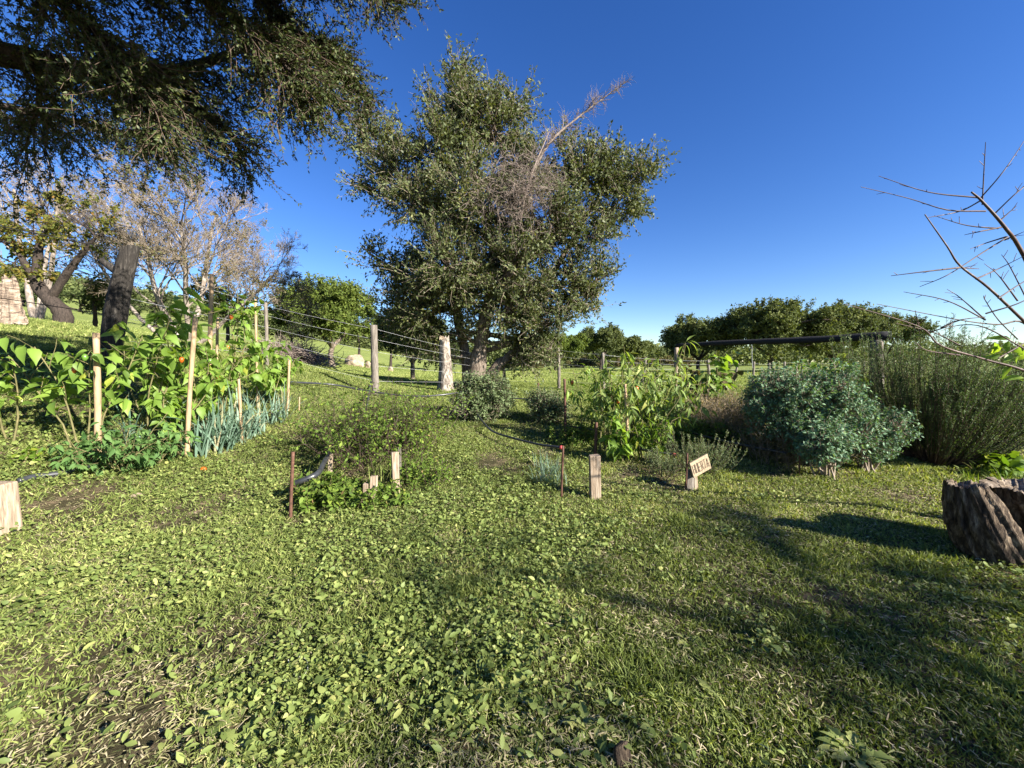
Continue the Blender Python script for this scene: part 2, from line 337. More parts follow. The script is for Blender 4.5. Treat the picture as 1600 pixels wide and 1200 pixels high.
# ------------------------------------------------------------------ trees
def lobe_tree(name, label, cat, base, trunks, lobes, leafm, barkm, twigm, leaf=(.09, .5), nl=14, spray=.55, up=.25, wob=.5,
              clusters=9, seed=1, group=None, tmpl=T_RH, limb_r=.10, hang=0.0, shell=.5, ns=6, droop_leaf=.3, extra=None, limb_from=(.45, 1.0), tt=(0, 1)):
    """trunks: list of (polyline, radii). lobes: (centre, (rx,ry,rz), weight)"""
    r = np.random.default_rng(seed); root = thing(name, label, cat, base, group)
    tb = MB(); allP = []
    for pl, rr in trunks:
        P = spline(pl, 20); Rr = np.interp(np.linspace(0, 1, len(P)), np.linspace(0, 1, len(rr)), rr)
        Rr = Rr * (1 + .08 * r.normal(size=len(P))); Rr[0] *= 1.25
        tubes(tb, P, Rr, 12); allP.append(P)
    tb.build("trunk", barkm, root)
    bb = MB(); lb = MB(); tw = MB()
    tp = np.concatenate([P[int(len(P) * limb_from[0]):max(int(len(P) * limb_from[1]), 1) + 1] for P in allP])
    for c, rad, wt in lobes:
        c = np.asarray(c, float); rad = np.asarray(rad, float)
        dd = np.linalg.norm(tp - c, axis=1) + .9 * np.maximum(0, tp[:, 2] - c[2] + .2 * rad[2]) * 2
        s0 = tp[np.argmin(dd)]; Ls = np.linalg.norm(c - s0)
        mid = (s0 + c) / 2 + r.normal(size=3) * Ls * .08 + np.array([0, 0, -.06 * Ls])
        P = spline([s0, mid, c], 12); k = np.linspace(1, .35, len(P))
        tubes(bb, P, limb_r * min(1.3, .5 + .25 * Ls) * k, 7)
        nc = max(2, int(clusters * wt)); u = rdir(nc, r); rr = r.uniform(shell, 1, (nc, 1)) ** .6
        cp = c + u * rr * rad * .82
        pi = P[r.integers(len(P) // 3, len(P), nc)]
        m2 = (pi + cp) / 2 + r.normal(size=(nc, 3)) * .07 * np.linalg.norm(cp - pi, axis=1)[:, None]
        tubes(bb, np.stack([pi, m2, cp], 1), np.array([.30, .2, .1])[None] * limb_r * np.ones((nc, 1)), 5)
        n2 = nc * ns; idx = np.repeat(np.arange(nc), ns); f = r.uniform(.3, 1, (n2, 1))
        S = m2[idx] + (cp[idx] - m2[idx]) * f
        outw = norm((S - c) / rad); D = norm(outw * .8 + rdir(n2, r) * wob + np.array([0, 0, up]))
        Lg = spray * r.uniform(.5, 1.25, n2)
        SPl = grow(S, D, Lg, 5, .16, hang, r)
        tubes(tw, SPl, np.linspace(.010, .003, 5)[None] * (limb_r / .1) * np.ones((n2, 1)), 3)
        pos, T, uu, ix = along(SPl, nl, .05, 1.0, r); n3 = len(pos)
        D3 = norm(T * .5 + rdir(n3, r) + np.array([0, 0, -droop_leaf])); U3 = norm(rdir(n3, r) + np.array([0, 0, .5]))
        lsz = leaf[0] * r.uniform(.6, 1.25, n3)
        cl = np.clip(r.normal(.45, .22, n3) + r.normal(0, .13, nc)[idx[ix]], 0, 1) * (tt[1] - tt[0]) + tt[0]
        scatter(lb, tmpl, pos + rdir(n3, r) * leaf[0] * .4, D3, U3, np.stack([lsz * leaf[1], lsz, lsz], 1), cl)
    bo = bb.build("branches", barkm, root); sub(tw, "twigs", twigm, bo, root)
    lb.build("crown", leafm, root)
    if extra: extra(root, r)
    return root
def lob(px, py, Y, rx, ry, wt=1.0, rd=None):
    s = Y / F; c = at(px, py, Y); return (c, (rx * s, (rd or (rx + ry) / 2) * s, ry * s), wt)

# main tree -----------------------------------------------------------
TY = 14.0
tb0 = hit(740, 608)
TY = tb0[1]
def main_extra(root, r):
    # dead branch to the upper right and dead twig tangle
    m = MB(); P = spline([at(795, 440, TY - .3), at(812, 330, TY - 1.2), at(850, 235, TY - 1.4), at(905, 182, TY - 1.3), at(978, 128, TY - 1.2)], 24)
    Rr = np.linspace(.085, .010, len(P)); tubes(m, P, Rr, 7)
    P2 = spline([at(800, 430, TY - .6), at(822, 300, TY - 2.0), at(858, 205, TY - 1.9)], 14); tubes(m, P2, np.linspace(.06, .012, len(P2)), 6)
    pos, T, u, ix = along(np.stack([P, P]), 38, .35, 1, r)
    Q = grow(pos, norm(T * .8 + perp(T, r) * .8 + [0, 0, .15]), r.uniform(.3, 1.2, len(pos)) * (1.25 - u), 6, .22, .02, r); tubes(m, Q, np.linspace(.014, .003, 6)[None] * np.ones((len(Q), 1)), 3)
    pos, T, u, ix = along(Q, 7, .2, 1, r); Q2 = grow(pos, norm(T + perp(T, r)), r.uniform(.08, .4, len(pos)), 4, .3, 0, r); tubes(m, Q2, np.linspace(.005, .002, 4)[None] * np.ones((len(Q2), 1)), 3)
    o = m.build("dead_branch", M_DEADTWIG, root); tag(o, "bare dead branch sticking out to the upper right")
    m = MB(); c = at(815, 305, TY - 1.9)
    n = 300; S = c + r.normal(size=(n, 3)) * [.6, .45, .5]; Q = grow(S, norm(rdir(n, r) + [0, 0, .3]), r.uniform(.4, 1.1, n), 6, .4, 0, r); tubes(m, Q, np.linspace(.007, .003, 6)[None] * np.ones((n, 1)), 3)
    pos, T, u, ix = along(Q, 5, .2, 1, r); Q2 = grow(pos, norm(T + perp(T, r)), r.uniform(.1, .45, len(pos)), 4, .3, 0, r); tubes(m, Q2, np.linspace(.006, .003, 4)[None] * np.ones((len(Q2), 1)), 3)
    o = m.build("dead_twigs", M_DEADTWIG, root); tag(o, "tangle of dry brown twigs in the middle of the crown")
tr = [([tb0 + [0, 0, -.1], at(748, 560, TY), at(757, 500, TY - .1), at(766, 455, TY), at(770, 380, TY + .2), at(745, 290, TY + .2), at(722, 180, TY)], [.34, .28, .23, .19, .15, .10, .04]),
      ([tb0 + [.25, .1, -.1], at(775, 575, TY + .2), at(806, 545, TY + .3), at(835, 480, TY + .4), at(880, 400, TY + .3), at(940, 300, TY)], [.23, .19, .16, .12, .09, .04]),
      ([tb0 + [-.2, .3, -.1], at(728, 560, TY + .4), at(716, 500, TY + .5), at(700, 420, TY + .6), at(665, 330, TY + .4), at(600, 245, TY)], [.25, .2, .16, .12, .09, .04])]
D_ = TY
lobes = [lob(700, 165, D_, 26, 56, .55), lob(722, 125, D_, 11, 38, .28), lob(740, 190, D_, 44, 48, .7), lob(775, 205, D_, 52, 52, .8), lob(812, 160, D_ + .4, 20, 40, .32), lob(685, 235, D_ - .5, 52, 52, .9), lob(590, 228, D_, 44, 34, .4), lob(565, 215, D_, 24, 24, .16),
         lob(632, 268, D_ - .3, 44, 40, .5), lob(650, 320, D_ - .8, 60, 48, .8), lob(735, 310, D_ - 1.2, 78, 72, 1.2), lob(830, 258, D_ + .6, 44, 46, .6), lob(590, 290, D_, 36, 26, .28), lob(880, 250, D_ + .5, 34, 34, .35),
         lob(838, 345, D_ - .8, 74, 62, 1.1), lob(915, 275, D_ - .3, 46, 44, .7), lob(962, 262, D_, 34, 44, .5), lob(1000, 275, D_, 24, 30, .26), lob(965, 325, D_ + .2, 44, 40, .55), lob(905, 365, D_ - .4, 56, 48, .8),
         lob(700, 415, D_ - 1.4, 78, 56, 1.15), lob(795, 425, D_ - 1.0, 80, 56, 1.1), lob(875, 445, D_ - .2, 50, 42, .65), lob(650, 440, D_ - .6, 46, 44, .5), lob(612, 405, D_, 34, 34, .25), lob(575, 395, D_, 22, 16, .10),
         lob(622, 475, D_, 36, 36, .4), lob(670, 490, D_ - .6, 42, 34, .5), lob(820, 510, D_ + .2, 50, 34, .6), lob(930, 440, D_ - .2, 34, 22, .3), lob(918, 475, D_ - .3, 36, 22, .35), lob(860, 500, D_ - .6, 44, 30, .45),
         lob(812, 550, D_ - .2, 24, 22, .22), lob(700, 520, D_ - .4, 20, 22, .18), lob(760, 365, D_ + 1.8, 110, 105, 1.6), lob(770, 470, D_ + 1.6, 90, 50, .8), lob(860, 545, D_, 26, 24, .22), lob(650, 530, D_ + .6, 26, 24, .2), lob(672, 545, D_ + .2, 26, 24, .26), lob(700, 468, D_ - 1.0, 38, 30, .35), lob(790, 480, D_ - .8, 44, 36, .5), lob(835, 560, D_ + .2, 26, 18, .2), lob(640, 500, D_, 30, 30, .3)]
lobe_tree("large_tree", "large bushy olive green tree with several trunks and one bare dead branch", "tree", tb0, tr, lobes, L_MAIN, M_BARK, M_TWIG,
          leaf=(.125, .46), nl=16, spray=.95, up=.5, clusters=36, ns=12, seed=4, wob=.65, extra=main_extra, limb_r=.09, shell=.25)

# broken pale stump left of it
def broken_trunk(name, label, cat, base, top, r0, r1, mat, seed=0, flare=1.35, jag=.12, mat2=None, group=None):
    r = np.random.default_rng(seed); s = 22; K = 16; mb = MB()
    f = np.linspace(0, 1, K)[:, None]; axis = base + (top - base) * f + np.hstack([np.sin(f * 3) * .02, f * 0, f * 0])
    rad = (r0 + (r1 - r0) * f) * (1 + (flare - 1) * np.exp(-f * 7)); th = np.linspace(0, 2 * np.pi, s, endpoint=False)[None]
    ridg = 1 + .06 * np.sin(th * 5 + seed) + .05 * np.sin(th * 9 + f * 4) + r.normal(size=(K, s)) * .025
    X = axis[:, 0:1] + np.cos(th) * rad * ridg; Y = axis[:, 1:2] + np.sin(th) * rad * ridg
    Z = axis[:, 2:3] + 0 * th; Z[-1] += (r.random(s) - .5) * jag + np.sin(th[0] * 2 + seed) * jag * .5; Z[0] -= .08
    V = np.stack([X, Y, Z], -1).reshape(-1, 3)
    i = np.arange(K - 1)[:, None]; j = np.arange(s)[None]
    q = np.stack([i * s + j, i * s + (j + 1) % s, (i + 1) * s + (j + 1) % s, (i + 1) * s + j], -1).reshape(-1, 4)
    mb.add(V, q); o_ = V[-s:]; c = o_.mean(0) - [0, 0, jag * .4]
    mb2 = MB(); mb2.add(np.vstack([o_, c[None]]), [(k, (k + 1) % s, s) for k in range(s)])
    root = thing(name, label, cat, base, group); mb.build("trunk", mat, root); mb2.build("cut_top", mat2 or M_STUMPW, root, smooth=False); return root
sb = hit(696, 611)
broken_trunk("tree_stump", "tall pale broken tree stump standing just left of the large tree", "stump", sb, at(694, 528, sb[1]), .235, .155, M_MIDBARK, 3, flare=1.3)

# distant and middle trees ---------------------------------------------
def acacia(px, top, bot, Yd, width, label, leafm=L_ACACIA, seed=1, group=None, forks=3, dens=1.0, lean=0, bark=M_DARKBARK, low=.45, leafs=.16):
    r = np.random.default_rng(seed); b = hit(px, bot) if Yd is None else on(px, Yd); Y = b[1]; s = Y / F
    H = at(px, top, Y)[2] - b[2]; W = width * s / 2
    trunks = []; n0 = b + np.array([lean * H * .3, 0, H * .22])
    trunks.append(([b + [0, 0, -.15], (b + n0) / 2 + r.normal(size=3) * [.02 * H, .02 * H, 0], n0], [.035 * H, .028 * H, .024 * H]))
    tips = []
    for k in range(forks):
        a = 2 * np.pi * (k + .3 * r.random()) / forks + .4; tip = n0 + np.array([math.cos(a) * W * .5, math.sin(a) * W * .45, H * (.35 + .1 * r.random())])
        trunks.append(([n0 - [0, 0, .05], n0 + (tip - n0) * [.6, .6, .4], tip], [.022 * H, .016 * H, .009 * H]))
    L = []; nl_ = int(15 * dens) + 5
    for k in range(nl_):
        a = r.uniform(0, 2 * np.pi); q = math.sqrt(r.random()) * .80
        zc = low + .05 + (.87 - low - .05) * (r.random() ** .6) * math.sqrt(max(0, 1 - 1.0 * q * q))
        L.append((b + np.array([math.cos(a) * W * q, math.sin(a) * W * q, H * zc * .98]), (W * .30, W * .30, H * .15), 1))
    return lobe_tree("acacia_tree", label, "tree", b, trunks, L, leafm, bark, M_TWIGD, leaf=(leafs * 1.25, .55), nl=14, spray=.12 * H, up=.4, clusters=18, ns=9, seed=seed, group=group, limb_r=.01 * H, shell=.1, wob=.6, limb_from=(.5, 1))
GR = "acacia trees beyond the field behind the pergola"
acacia(1205, 462, 590, 34, 190, "broad acacia tree behind the black beam, highest crown of the right hand trees", seed=21, group=GR, low=.33, dens=1.6)
acacia(1092, 490, 588, 38, 120, "acacia tree at the left end of the grove behind the black beam", seed=22, group=GR, low=.33, dens=1.2)
acacia(1300, 470, 588, 36, 150, "acacia tree just right of the highest crown behind the black beam", seed=23, group=GR, low=.33, dens=1.4)
acacia(1378, 488, 586, 44, 110, "smaller acacia at the right end of the grove behind the black beam", seed=24, group=GR)
GM = "trees across the field in the middle"
acacia(868, 516, 590, 40, 110, "yellow green round tree across the field just right of the large tree", L_ACACIAY, 31, GM, dens=1.3)
acacia(938, 507, 585, 52, 80, "tallest of the small trees across the field in the middle", seed=32, group=GM, leafs=.2)
acacia(985, 524, 583, 60, 70, "low tree with pale trunk across the field, second in the middle row", seed=33, group=GM, leafs=.22)
acacia(830, 530, 586, 58, 80, "dark tree partly hidden behind the lower right of the large tree", L_DARK, 34, GM, leafs=.22)
t5 = acacia(520, 430, 572, None, 165, "round green tree with pale forked trunk beside the boulder", L_ACACIAY, 41, dens=1.5, bark=M_BARK, low=.38, leafs=.15)
acacia(645, 470, 592, None, 105, "dark tree in the field between the round tree and the large tree", L_ACACIA, 42, dens=1.3, bark=M_BARK, low=.35, leafs=.12)

# bare pale trees on the left, recursive
def bare_tree(base, dirs, label, name, seed, levels=((7, .55), (8, .5), (9, .45), (5, .5)), L0=3.0, r0=.2, leafm=None, nleaf=3, wig=.12, leafsz=.09, grav=.03, bark=M_PALEBARK, group=None, bare=.4, fork=.85):
    r = np.random.default_rng(seed); root = thing(name, label, "tree", base, group)
    P = np.stack([grow(base[None] + [0, 0, -.1], np.array([d], float), np.array([l]), 9, wig * .5, .02, r)[0] for d, l, _ in dirs])
    Rr = np.stack([np.linspace(1, .35, 9) * q for _, _, q in dirs]); tb = MB(); tubes(tb, P, Rr, 9); tb.build("trunk", bark, root)
    bb = MB(); tw = MB(); rad = np.array([q * .5 for _, _, q in dirs]); Ln = np.array([l for _, l, _ in dirs])
    for li, (n, k) in enumerate(levels):
        pos, T, u, ix = along(P, n, .28 if li else .35, 1, r)
        Ln = Ln[ix] * k * r.uniform(.7, 1.2, len(pos)) * (1.15 - .45 * u); rr = rad[ix] * .62 * (1.1 - .4 * u)
        P = grow(pos, norm(T * .95 + perp(T, r) * fork + [0, 0, .1]), Ln, 6, wig, grav, r)
        tubes(bb if li < 2 else tw, P, np.maximum(rr, .0055)[:, None] * np.linspace(1, .4, 6)[None], 6 if li == 0 else (4 if li == 1 else 3)); rad = rr
    bo = bb.build("branches", bark, root); sub(tw, "twigs", M_TWIG, bo, root)
    if leafm and nleaf:
        pos, T, u, ix = along(P, nleaf, .1, 1, r); keep = fbm(pos[:, 0] * 1.0 + 9, pos[:, 2] * 1.0, 1.6) > bare; pos = pos[keep]; n = len(pos); lb = MB()
        scatter(lb, T_RH, pos + rdir(n, r) * .03, rdir(n, r) + [0, 0, -.5], rdir(n, r), np.stack([np.full(n, leafsz * .6), leafsz * r.uniform(.7, 1.3, n), np.full(n, leafsz)], 1), np.clip(r.normal(.5, .28, n), 0, 1)); lb.build("crown", leafm, root)
    return root
bt = hit(292, 548) if False else on(290, 17)
bare_tree(bt, [((-.25, .1, 1), 5.8, .14), ((.30, -.1, 1), 5.6, .13), ((-.85, .1, .75), 6.6, .10), ((.9, 0, .75), 5.4, .10), ((.05, .3, 1), 6.8, .13)], "nearly bare pale tree with fine twigs and few brown leaves, rising behind the canes", "bare_tree", 8,
          leafm=L_BROWN, nleaf=2, leafsz=.085, bare=.55, levels=((10, .52), (8, .52), (8, .5), (6, .55)))
b2 = on(62, 21)
bare_tree(b2, [((-.3, .1, 1), 8.5, .17), ((.25, .1, 1), 8.0, .15), ((-.8, .1, .8), 6, .11), ((.05, .2, 1), 8.5, .13)], "tall thin bare tree with grey brown twigs behind the yellowing tree at far left", "bare_tree", 9,
          leafm=L_BROWN, nleaf=1, leafsz=.10, bare=.55, levels=((9, .45), (7, .5), (6, .5), (4, .55)))
# yellowing tree far left
yb = on(100, 15.5); Yq = yb[1]
lobe_tree("autumn_tree", "yellowing green tree with dark crooked trunk left of the leaning log", "tree", yb,
          [([yb + [0, 0, -.1], at(98, 490, Yq), at(78, 468, Yq), at(58, 440, Yq), at(62, 380, Yq)], [.32, .26, .24, .2, .1]), ([at(78, 468, Yq), at(50, 430, Yq), at(20, 380, Yq)], [.18, .14, .05]), ([at(78, 468, Yq), at(110, 420, Yq), at(150, 370, Yq)], [.15, .12, .05])],
          [lob(45, 360, Yq, 50, 34, .9), lob(20, 410, Yq, 34, 28, .7), lob(100, 330, Yq, 50, 34, .6), lob(60, 425, Yq, 30, 20, .5), lob(135, 380, Yq, 46, 30, .7), lob(-30, 370, Yq, 50, 50, .8), lob(150, 330, Yq + 1, 40, 40, .4), lob(60, 300, Yq, 50, 30, .35)],
          L_YELLOW, M_DARKBARK, M_TWIGD, leaf=(.14, .6), nl=11, spray=.7, clusters=13, ns=7, seed=13, limb_r=.07, shell=.2)
# dark understorey trees on the hillside
def dark_shrubtree(px, py, Y, rx, ry, label, seed, leafm=L_DARK, name="shrub", cat="shrub", leafs=.14, group=None):
    b = on(px, Y); c = at(px, py, Y); s = Y / F; top = b + [0, 0, max(.4, (c[2] - b[2]))]
    r = np.random.default_rng(seed); L = []
    for k in range(7):
        o = r.uniform(-.6, .6, 3) * [rx * s, rx * s * .6, ry * s]; L.append((c + o, (rx * s * .5, rx * s * .45, ry * s * .55), .9))
    return lobe_tree(name, label, cat, b, [([b + [0, 0, -.1], (b + top) / 2 + [.1, 0, 0], top], [.035 * s * F / 10 + .05, .08, .04])], L, leafm, M_DARKBARK, M_TWIGD,
                     leaf=(leafs, .55), nl=11, spray=.5, clusters=9, ns=6, seed=seed, limb_r=.05, shell=.1, limb_from=(.2, 1), group=group)
GH = "dark bushes along the hillside"
dark_shrubtree(150, 452, 19, 62, 36, "dark leafy bush on the hill between the yellowing tree and the leaning log", 51, group=GH, cat="bush", name="bush")
dark_shrubtree(355, 470, 20, 46, 38, "dark green bush at the foot of the bare tree, left of the round tree", 52, L_ACACIA, group=GH, cat="bush", name="bush")
dark_shrubtree(455, 512, 27, 60, 24, "low dark thicket on the slope left of the round tree", 53, group=GH, cat="bush", name="bush")
dark_shrubtree(40, 465, 38, 90, 22, "dark bush on the ridge at the far left edge", 54, group=GH, cat="bush", name="bush", leafs=.22)
dark_shrubtree(130, 468, 44, 80, 20, "dark bush on the ridge behind the crooked trunk", 55, group=GH, cat="bush", name="bush", leafs=.22)
dark_shrubtree(245, 480, 40, 70, 30, "dark bush on the ridge right of the leaning log", 56, group=GH, cat="bush", name="bush", leafs=.2)
dark_shrubtree(560, 510, 34, 46, 34, "dark bush behind the boulder and the round tree", 57, L_ACACIA, group=GH, cat="bush", name="bush", leafs=.18)
dark_shrubtree(610, 520, 40, 46, 34, "dark bush in the gap right of the boulder", 58, L_DARK, group=GH, cat="bush", name="bush", leafs=.18)
dark_shrubtree(690, 545, 45, 50, 26, "dark bush across the field behind the pale broken stump", 59, L_DARK, group=GH, cat="bush", name="bush", leafs=.2)
# dry brown shrubs across the field
for i, (px, Yd, rx) in enumerate(((800, 62, 26), (838, 66, 24), (905, 64, 34), (960, 70, 34), (1015, 72, 34), (1060, 70, 30))):
    dark_shrubtree(px, 568, Yd, rx, 10, "low dry brown shrub across the field, %s from the large tree" % ("first", "second", "third", "fourth", "fifth", "sixth")[i], 70 + i, L_BROWN, leafs=.26, group="dry shrubs across the field")
# far wood closing the horizon: uncountable mass
def far_wood():
    mb = MB(); r = np.random.default_rng(77); n = 70000
    a = r.uniform(-64, 64, n); Yd = r.uniform(85, 130, n); x = np.tan(np.radians(a)) * Yd; z = terrain(x, Yd)
    h = (2.0 + 4.2 * fbm(x, Yd, 9.0) + 1.2 * fbm(x + 100, Yd, 3)); hz = h * np.sqrt(r.random(n)); pos = np.stack([x, Yd, z + hz], 1)
    sz = r.uniform(.5, 1.1, n); scatter(mb, T_RH, pos, rdir(n, r), rdir(n, r) + [0, -.3, .4], np.stack([sz * .7, sz, sz], 1), np.clip(.3 + .8 * (fbm(x, Yd * 2, 6) - .3) + r.normal(0, .15, n), 0, 1))
    o = mb.build("far_wood", L_ACACIA); tag(o, "distant dark wood along the horizon beyond the field", "wood", kind="stuff")
far_wood()

# overhead tree at upper left -------------------------------------------
def overhead():
    r = np.random.default_rng(17); base = np.array([-7.2, 1.2, gz(-7.2, 1.2)])
    root = thing("overhanging_tree", "dark tree overhanging the upper left corner with small leaves on drooping twigs", "tree", base)
    tb = MB(); tubes(tb, spline([base + [0, 0, -.2], base + [.1, .1, 1.6], base + [.3, .4, 3.2]], 14), np.linspace(.42, .32, 15), 12); tb.build("trunk", M_DARKBARK, root)
    limbs = [[base + [.3, .4, 3.1], at(-120, 60, 3.4), at(60, 95, 3.7), at(200, 118, 4.0), at(330, 95, 4.3), at(450, 40, 4.6)],
             [base + [.3, .4, 3.2], at(-100, -120, 3.2), at(150, -60, 3.4), at(380, -40, 3.8), at(450, 40, 4.0), at(520, 90, 4.1), at(585, 160, 4.2)],
             [base + [.3, .4, 3.0], at(-260, 80, 4.4), at(-60, 150, 5.0), at(120, 190, 5.4), at(260, 225, 5.6)],
             [at(200, 118, 4.0), at(280, 150, 4.1), at(350, 200, 4.2), at(390, 260, 4.3)],
             [at(150, -60, 3.4), at(340, 10, 3.3), at(430, 90, 3.4), at(500, 150, 3.5)],
             [at(380, -40, 3.8), at(500, -30, 4.0), at(600, 0, 4.2), at(650, 8, 4.3)],
             [at(-100, -120, 3.2), at(60, -20, 3.0), at(160, 60, 3.1), at(230, 150, 3.2)],
             [at(60, 95, 3.7), at(60, 160, 3.8), at(40, 230, 3.9)]]
    rad = [(.14, .02), (.09, .01), (.10, .012), (.05, .008), (.04, .008), (.03, .006), (.05, .008), (.03, .008)]
    bb = MB(); Ps = []
    for l, (a, b) in zip(limbs, rad):
        P = spline(l, 30); tubes(bb, P, np.linspace(a, b, len(P)), 8)
        x = np.linspace(0, len(P) - 1, 31); i = np.minimum(x.astype(int), len(P) - 2); Ps.append(P[i] + (P[i + 1] - P[i]) * (x - i)[:, None])
    lb = MB(); tw = MB(); Ps = np.stack(Ps)
    cnt = [230, 290, 190, 90, 150, 50, 150, 36]
    S = []; T = []
    for k, c in enumerate(cnt):
        p, t, u, ix = along(Ps[k:k + 1], c, .18 if k < 3 else .1, 1, r); S.append(p); T.append(t)
    S = np.concatenate(S); T = np.concatenate(T); n = len(S)
    P1 = grow(S, norm(T * .7 + perp(T, r) * .6 + [.12, 0, -.30]), r.uniform(.3, .9, n) * np.where(S[:, 0] / S[:, 1] > -.50, .5, 1.0), 8, .16, -.05, r)
    def edge(p):   # the crown stops where its outermost twigs stop
        d = p - np.array([0, 0, CAMZ]); fw = d[:, 1] * CP - d[:, 2] * SP_; upc = d[:, 1] * SP_ + d[:, 2] * CP
        px = CX + F * d[:, 0] / fw; py = CY - F * upc / fw
        return px < np.interp(py, [-50, 0, 30, 80, 160, 195, 215, 300, 330], [660, 640, 625, 575, 600, 560, 480, 400, 330])
    k_ = edge(P1[:, -1]) & edge(P1[:, 4]) | (r.random(n) < .04); P1 = P1[k_]; n = len(P1)
    p2, t2, u2, ix = along(P1, 6, .1, 1, r); n2 = len(p2)
    P2 = grow(p2, norm(t2 + perp(t2, r) * .8 + [.05, 0, -.15]), r.uniform(.08, .34, n2), 5, .14, -.03, r)
    tubes(tw, P1, np.linspace(.006, .002, 8)[None] * np.ones((n, 1)), 4); tubes(tw, P2, np.linspace(.0028, .0012, 5)[None] * np.ones((n2, 1)), 3)
    for PP, k in ((P1, 22), (P2, 15)):
        pos, TT, u, ix = along(PP, k, .04, 1, r); m = len(pos)
        sz = r.uniform(.022, .042, m)
        scatter(lb, T_RH, pos, norm(TT * .7 + perp(TT, r) * .8), rdir(m, r) + [0, 0, .6], np.stack([sz * .42, sz, sz], 1), np.clip(r.normal(.5, .25, m), 0, 1))
    # unseen crown lobes above the frame, added to shade the visible canopy
    for c, rad in (((-2.5, 2.2, 4.95), (.7, .45, .3)), ((-1.7, 2.2, 4.95), (.7, .45, .3)), ((-3.3, 2.3, 4.95), (.7, .45, .3)), ((-2.1, 1.9, 5.4), (1.0, .5, .35)), ((-3.1, 2.6, 5.6), (.9, .6, .45)), ((-2.3, 2.75, 5.6), (.9, .6, .45)), ((-1.5, 2.8, 5.6), (.8, .55, .45)), ((-2.0, 2.2, 6.2), (1.2, .6, .4)), ((-1.2, 2.0, 6.0), (1.3, .9, .7)), ((-2.2, 2.6, 5.6), (1.2, .8, .6)), ((-2.4, 2.2, 6.2), (1.3, .9, .5)), ((-3.6, 2.4, 5.6), (1.2, 1, .5)), ((-1.6, 1.0, 6.4), (1.4, 1, .5)), ((-3.2, .8, 5.6), (1.4, 1, .6)), ((-5.0, .4, 5.2), (1.6, 1.2, .6)), ((-5.6, 2.6, 5.4), (1.4, 1.1, .6))):
        c = np.array(c); P = spline([base + [.3, .4, 3.1], (base + [.3, .4, 3.1] + c) / 2 + [0, 0, .5], c], 10); tubes(bb, P, np.linspace(.10, .03, len(P)), 7)
        m = 330; p = c + rdir(m, r) * r.random((m, 1)) ** .4 * np.array(rad); tubes(tw, np.stack([c + (p - c) * .1, (c + p) / 2 + r.normal(size=(m, 3)) * .04, p], 1), np.array([[.012, .008, .005]] * m), 4)
        Q = grow(p, rdir(m, r) * [1, 1, .5] + [0, 0, -.2], r.uniform(.4, .9, m), 7, .2, -.04, r); tubes(tw, Q, np.linspace(.005, .002, 7)[None] * np.ones((m, 1)), 3)
        pos, TT, u, ix = along(Q, 26, .02, 1, r); m = len(pos); sz = r.uniform(.06, .10, m); scatter(lb, T_RH, pos + rdir(m, r) * .04, norm(TT * .6 + rdir(m, r)), rdir(m, r), np.stack([sz * .5, sz, sz], 1), np.clip(r.normal(.5, .25, m), 0, 1))
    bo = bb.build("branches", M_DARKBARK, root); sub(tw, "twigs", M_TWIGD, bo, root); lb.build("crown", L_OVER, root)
overhead()

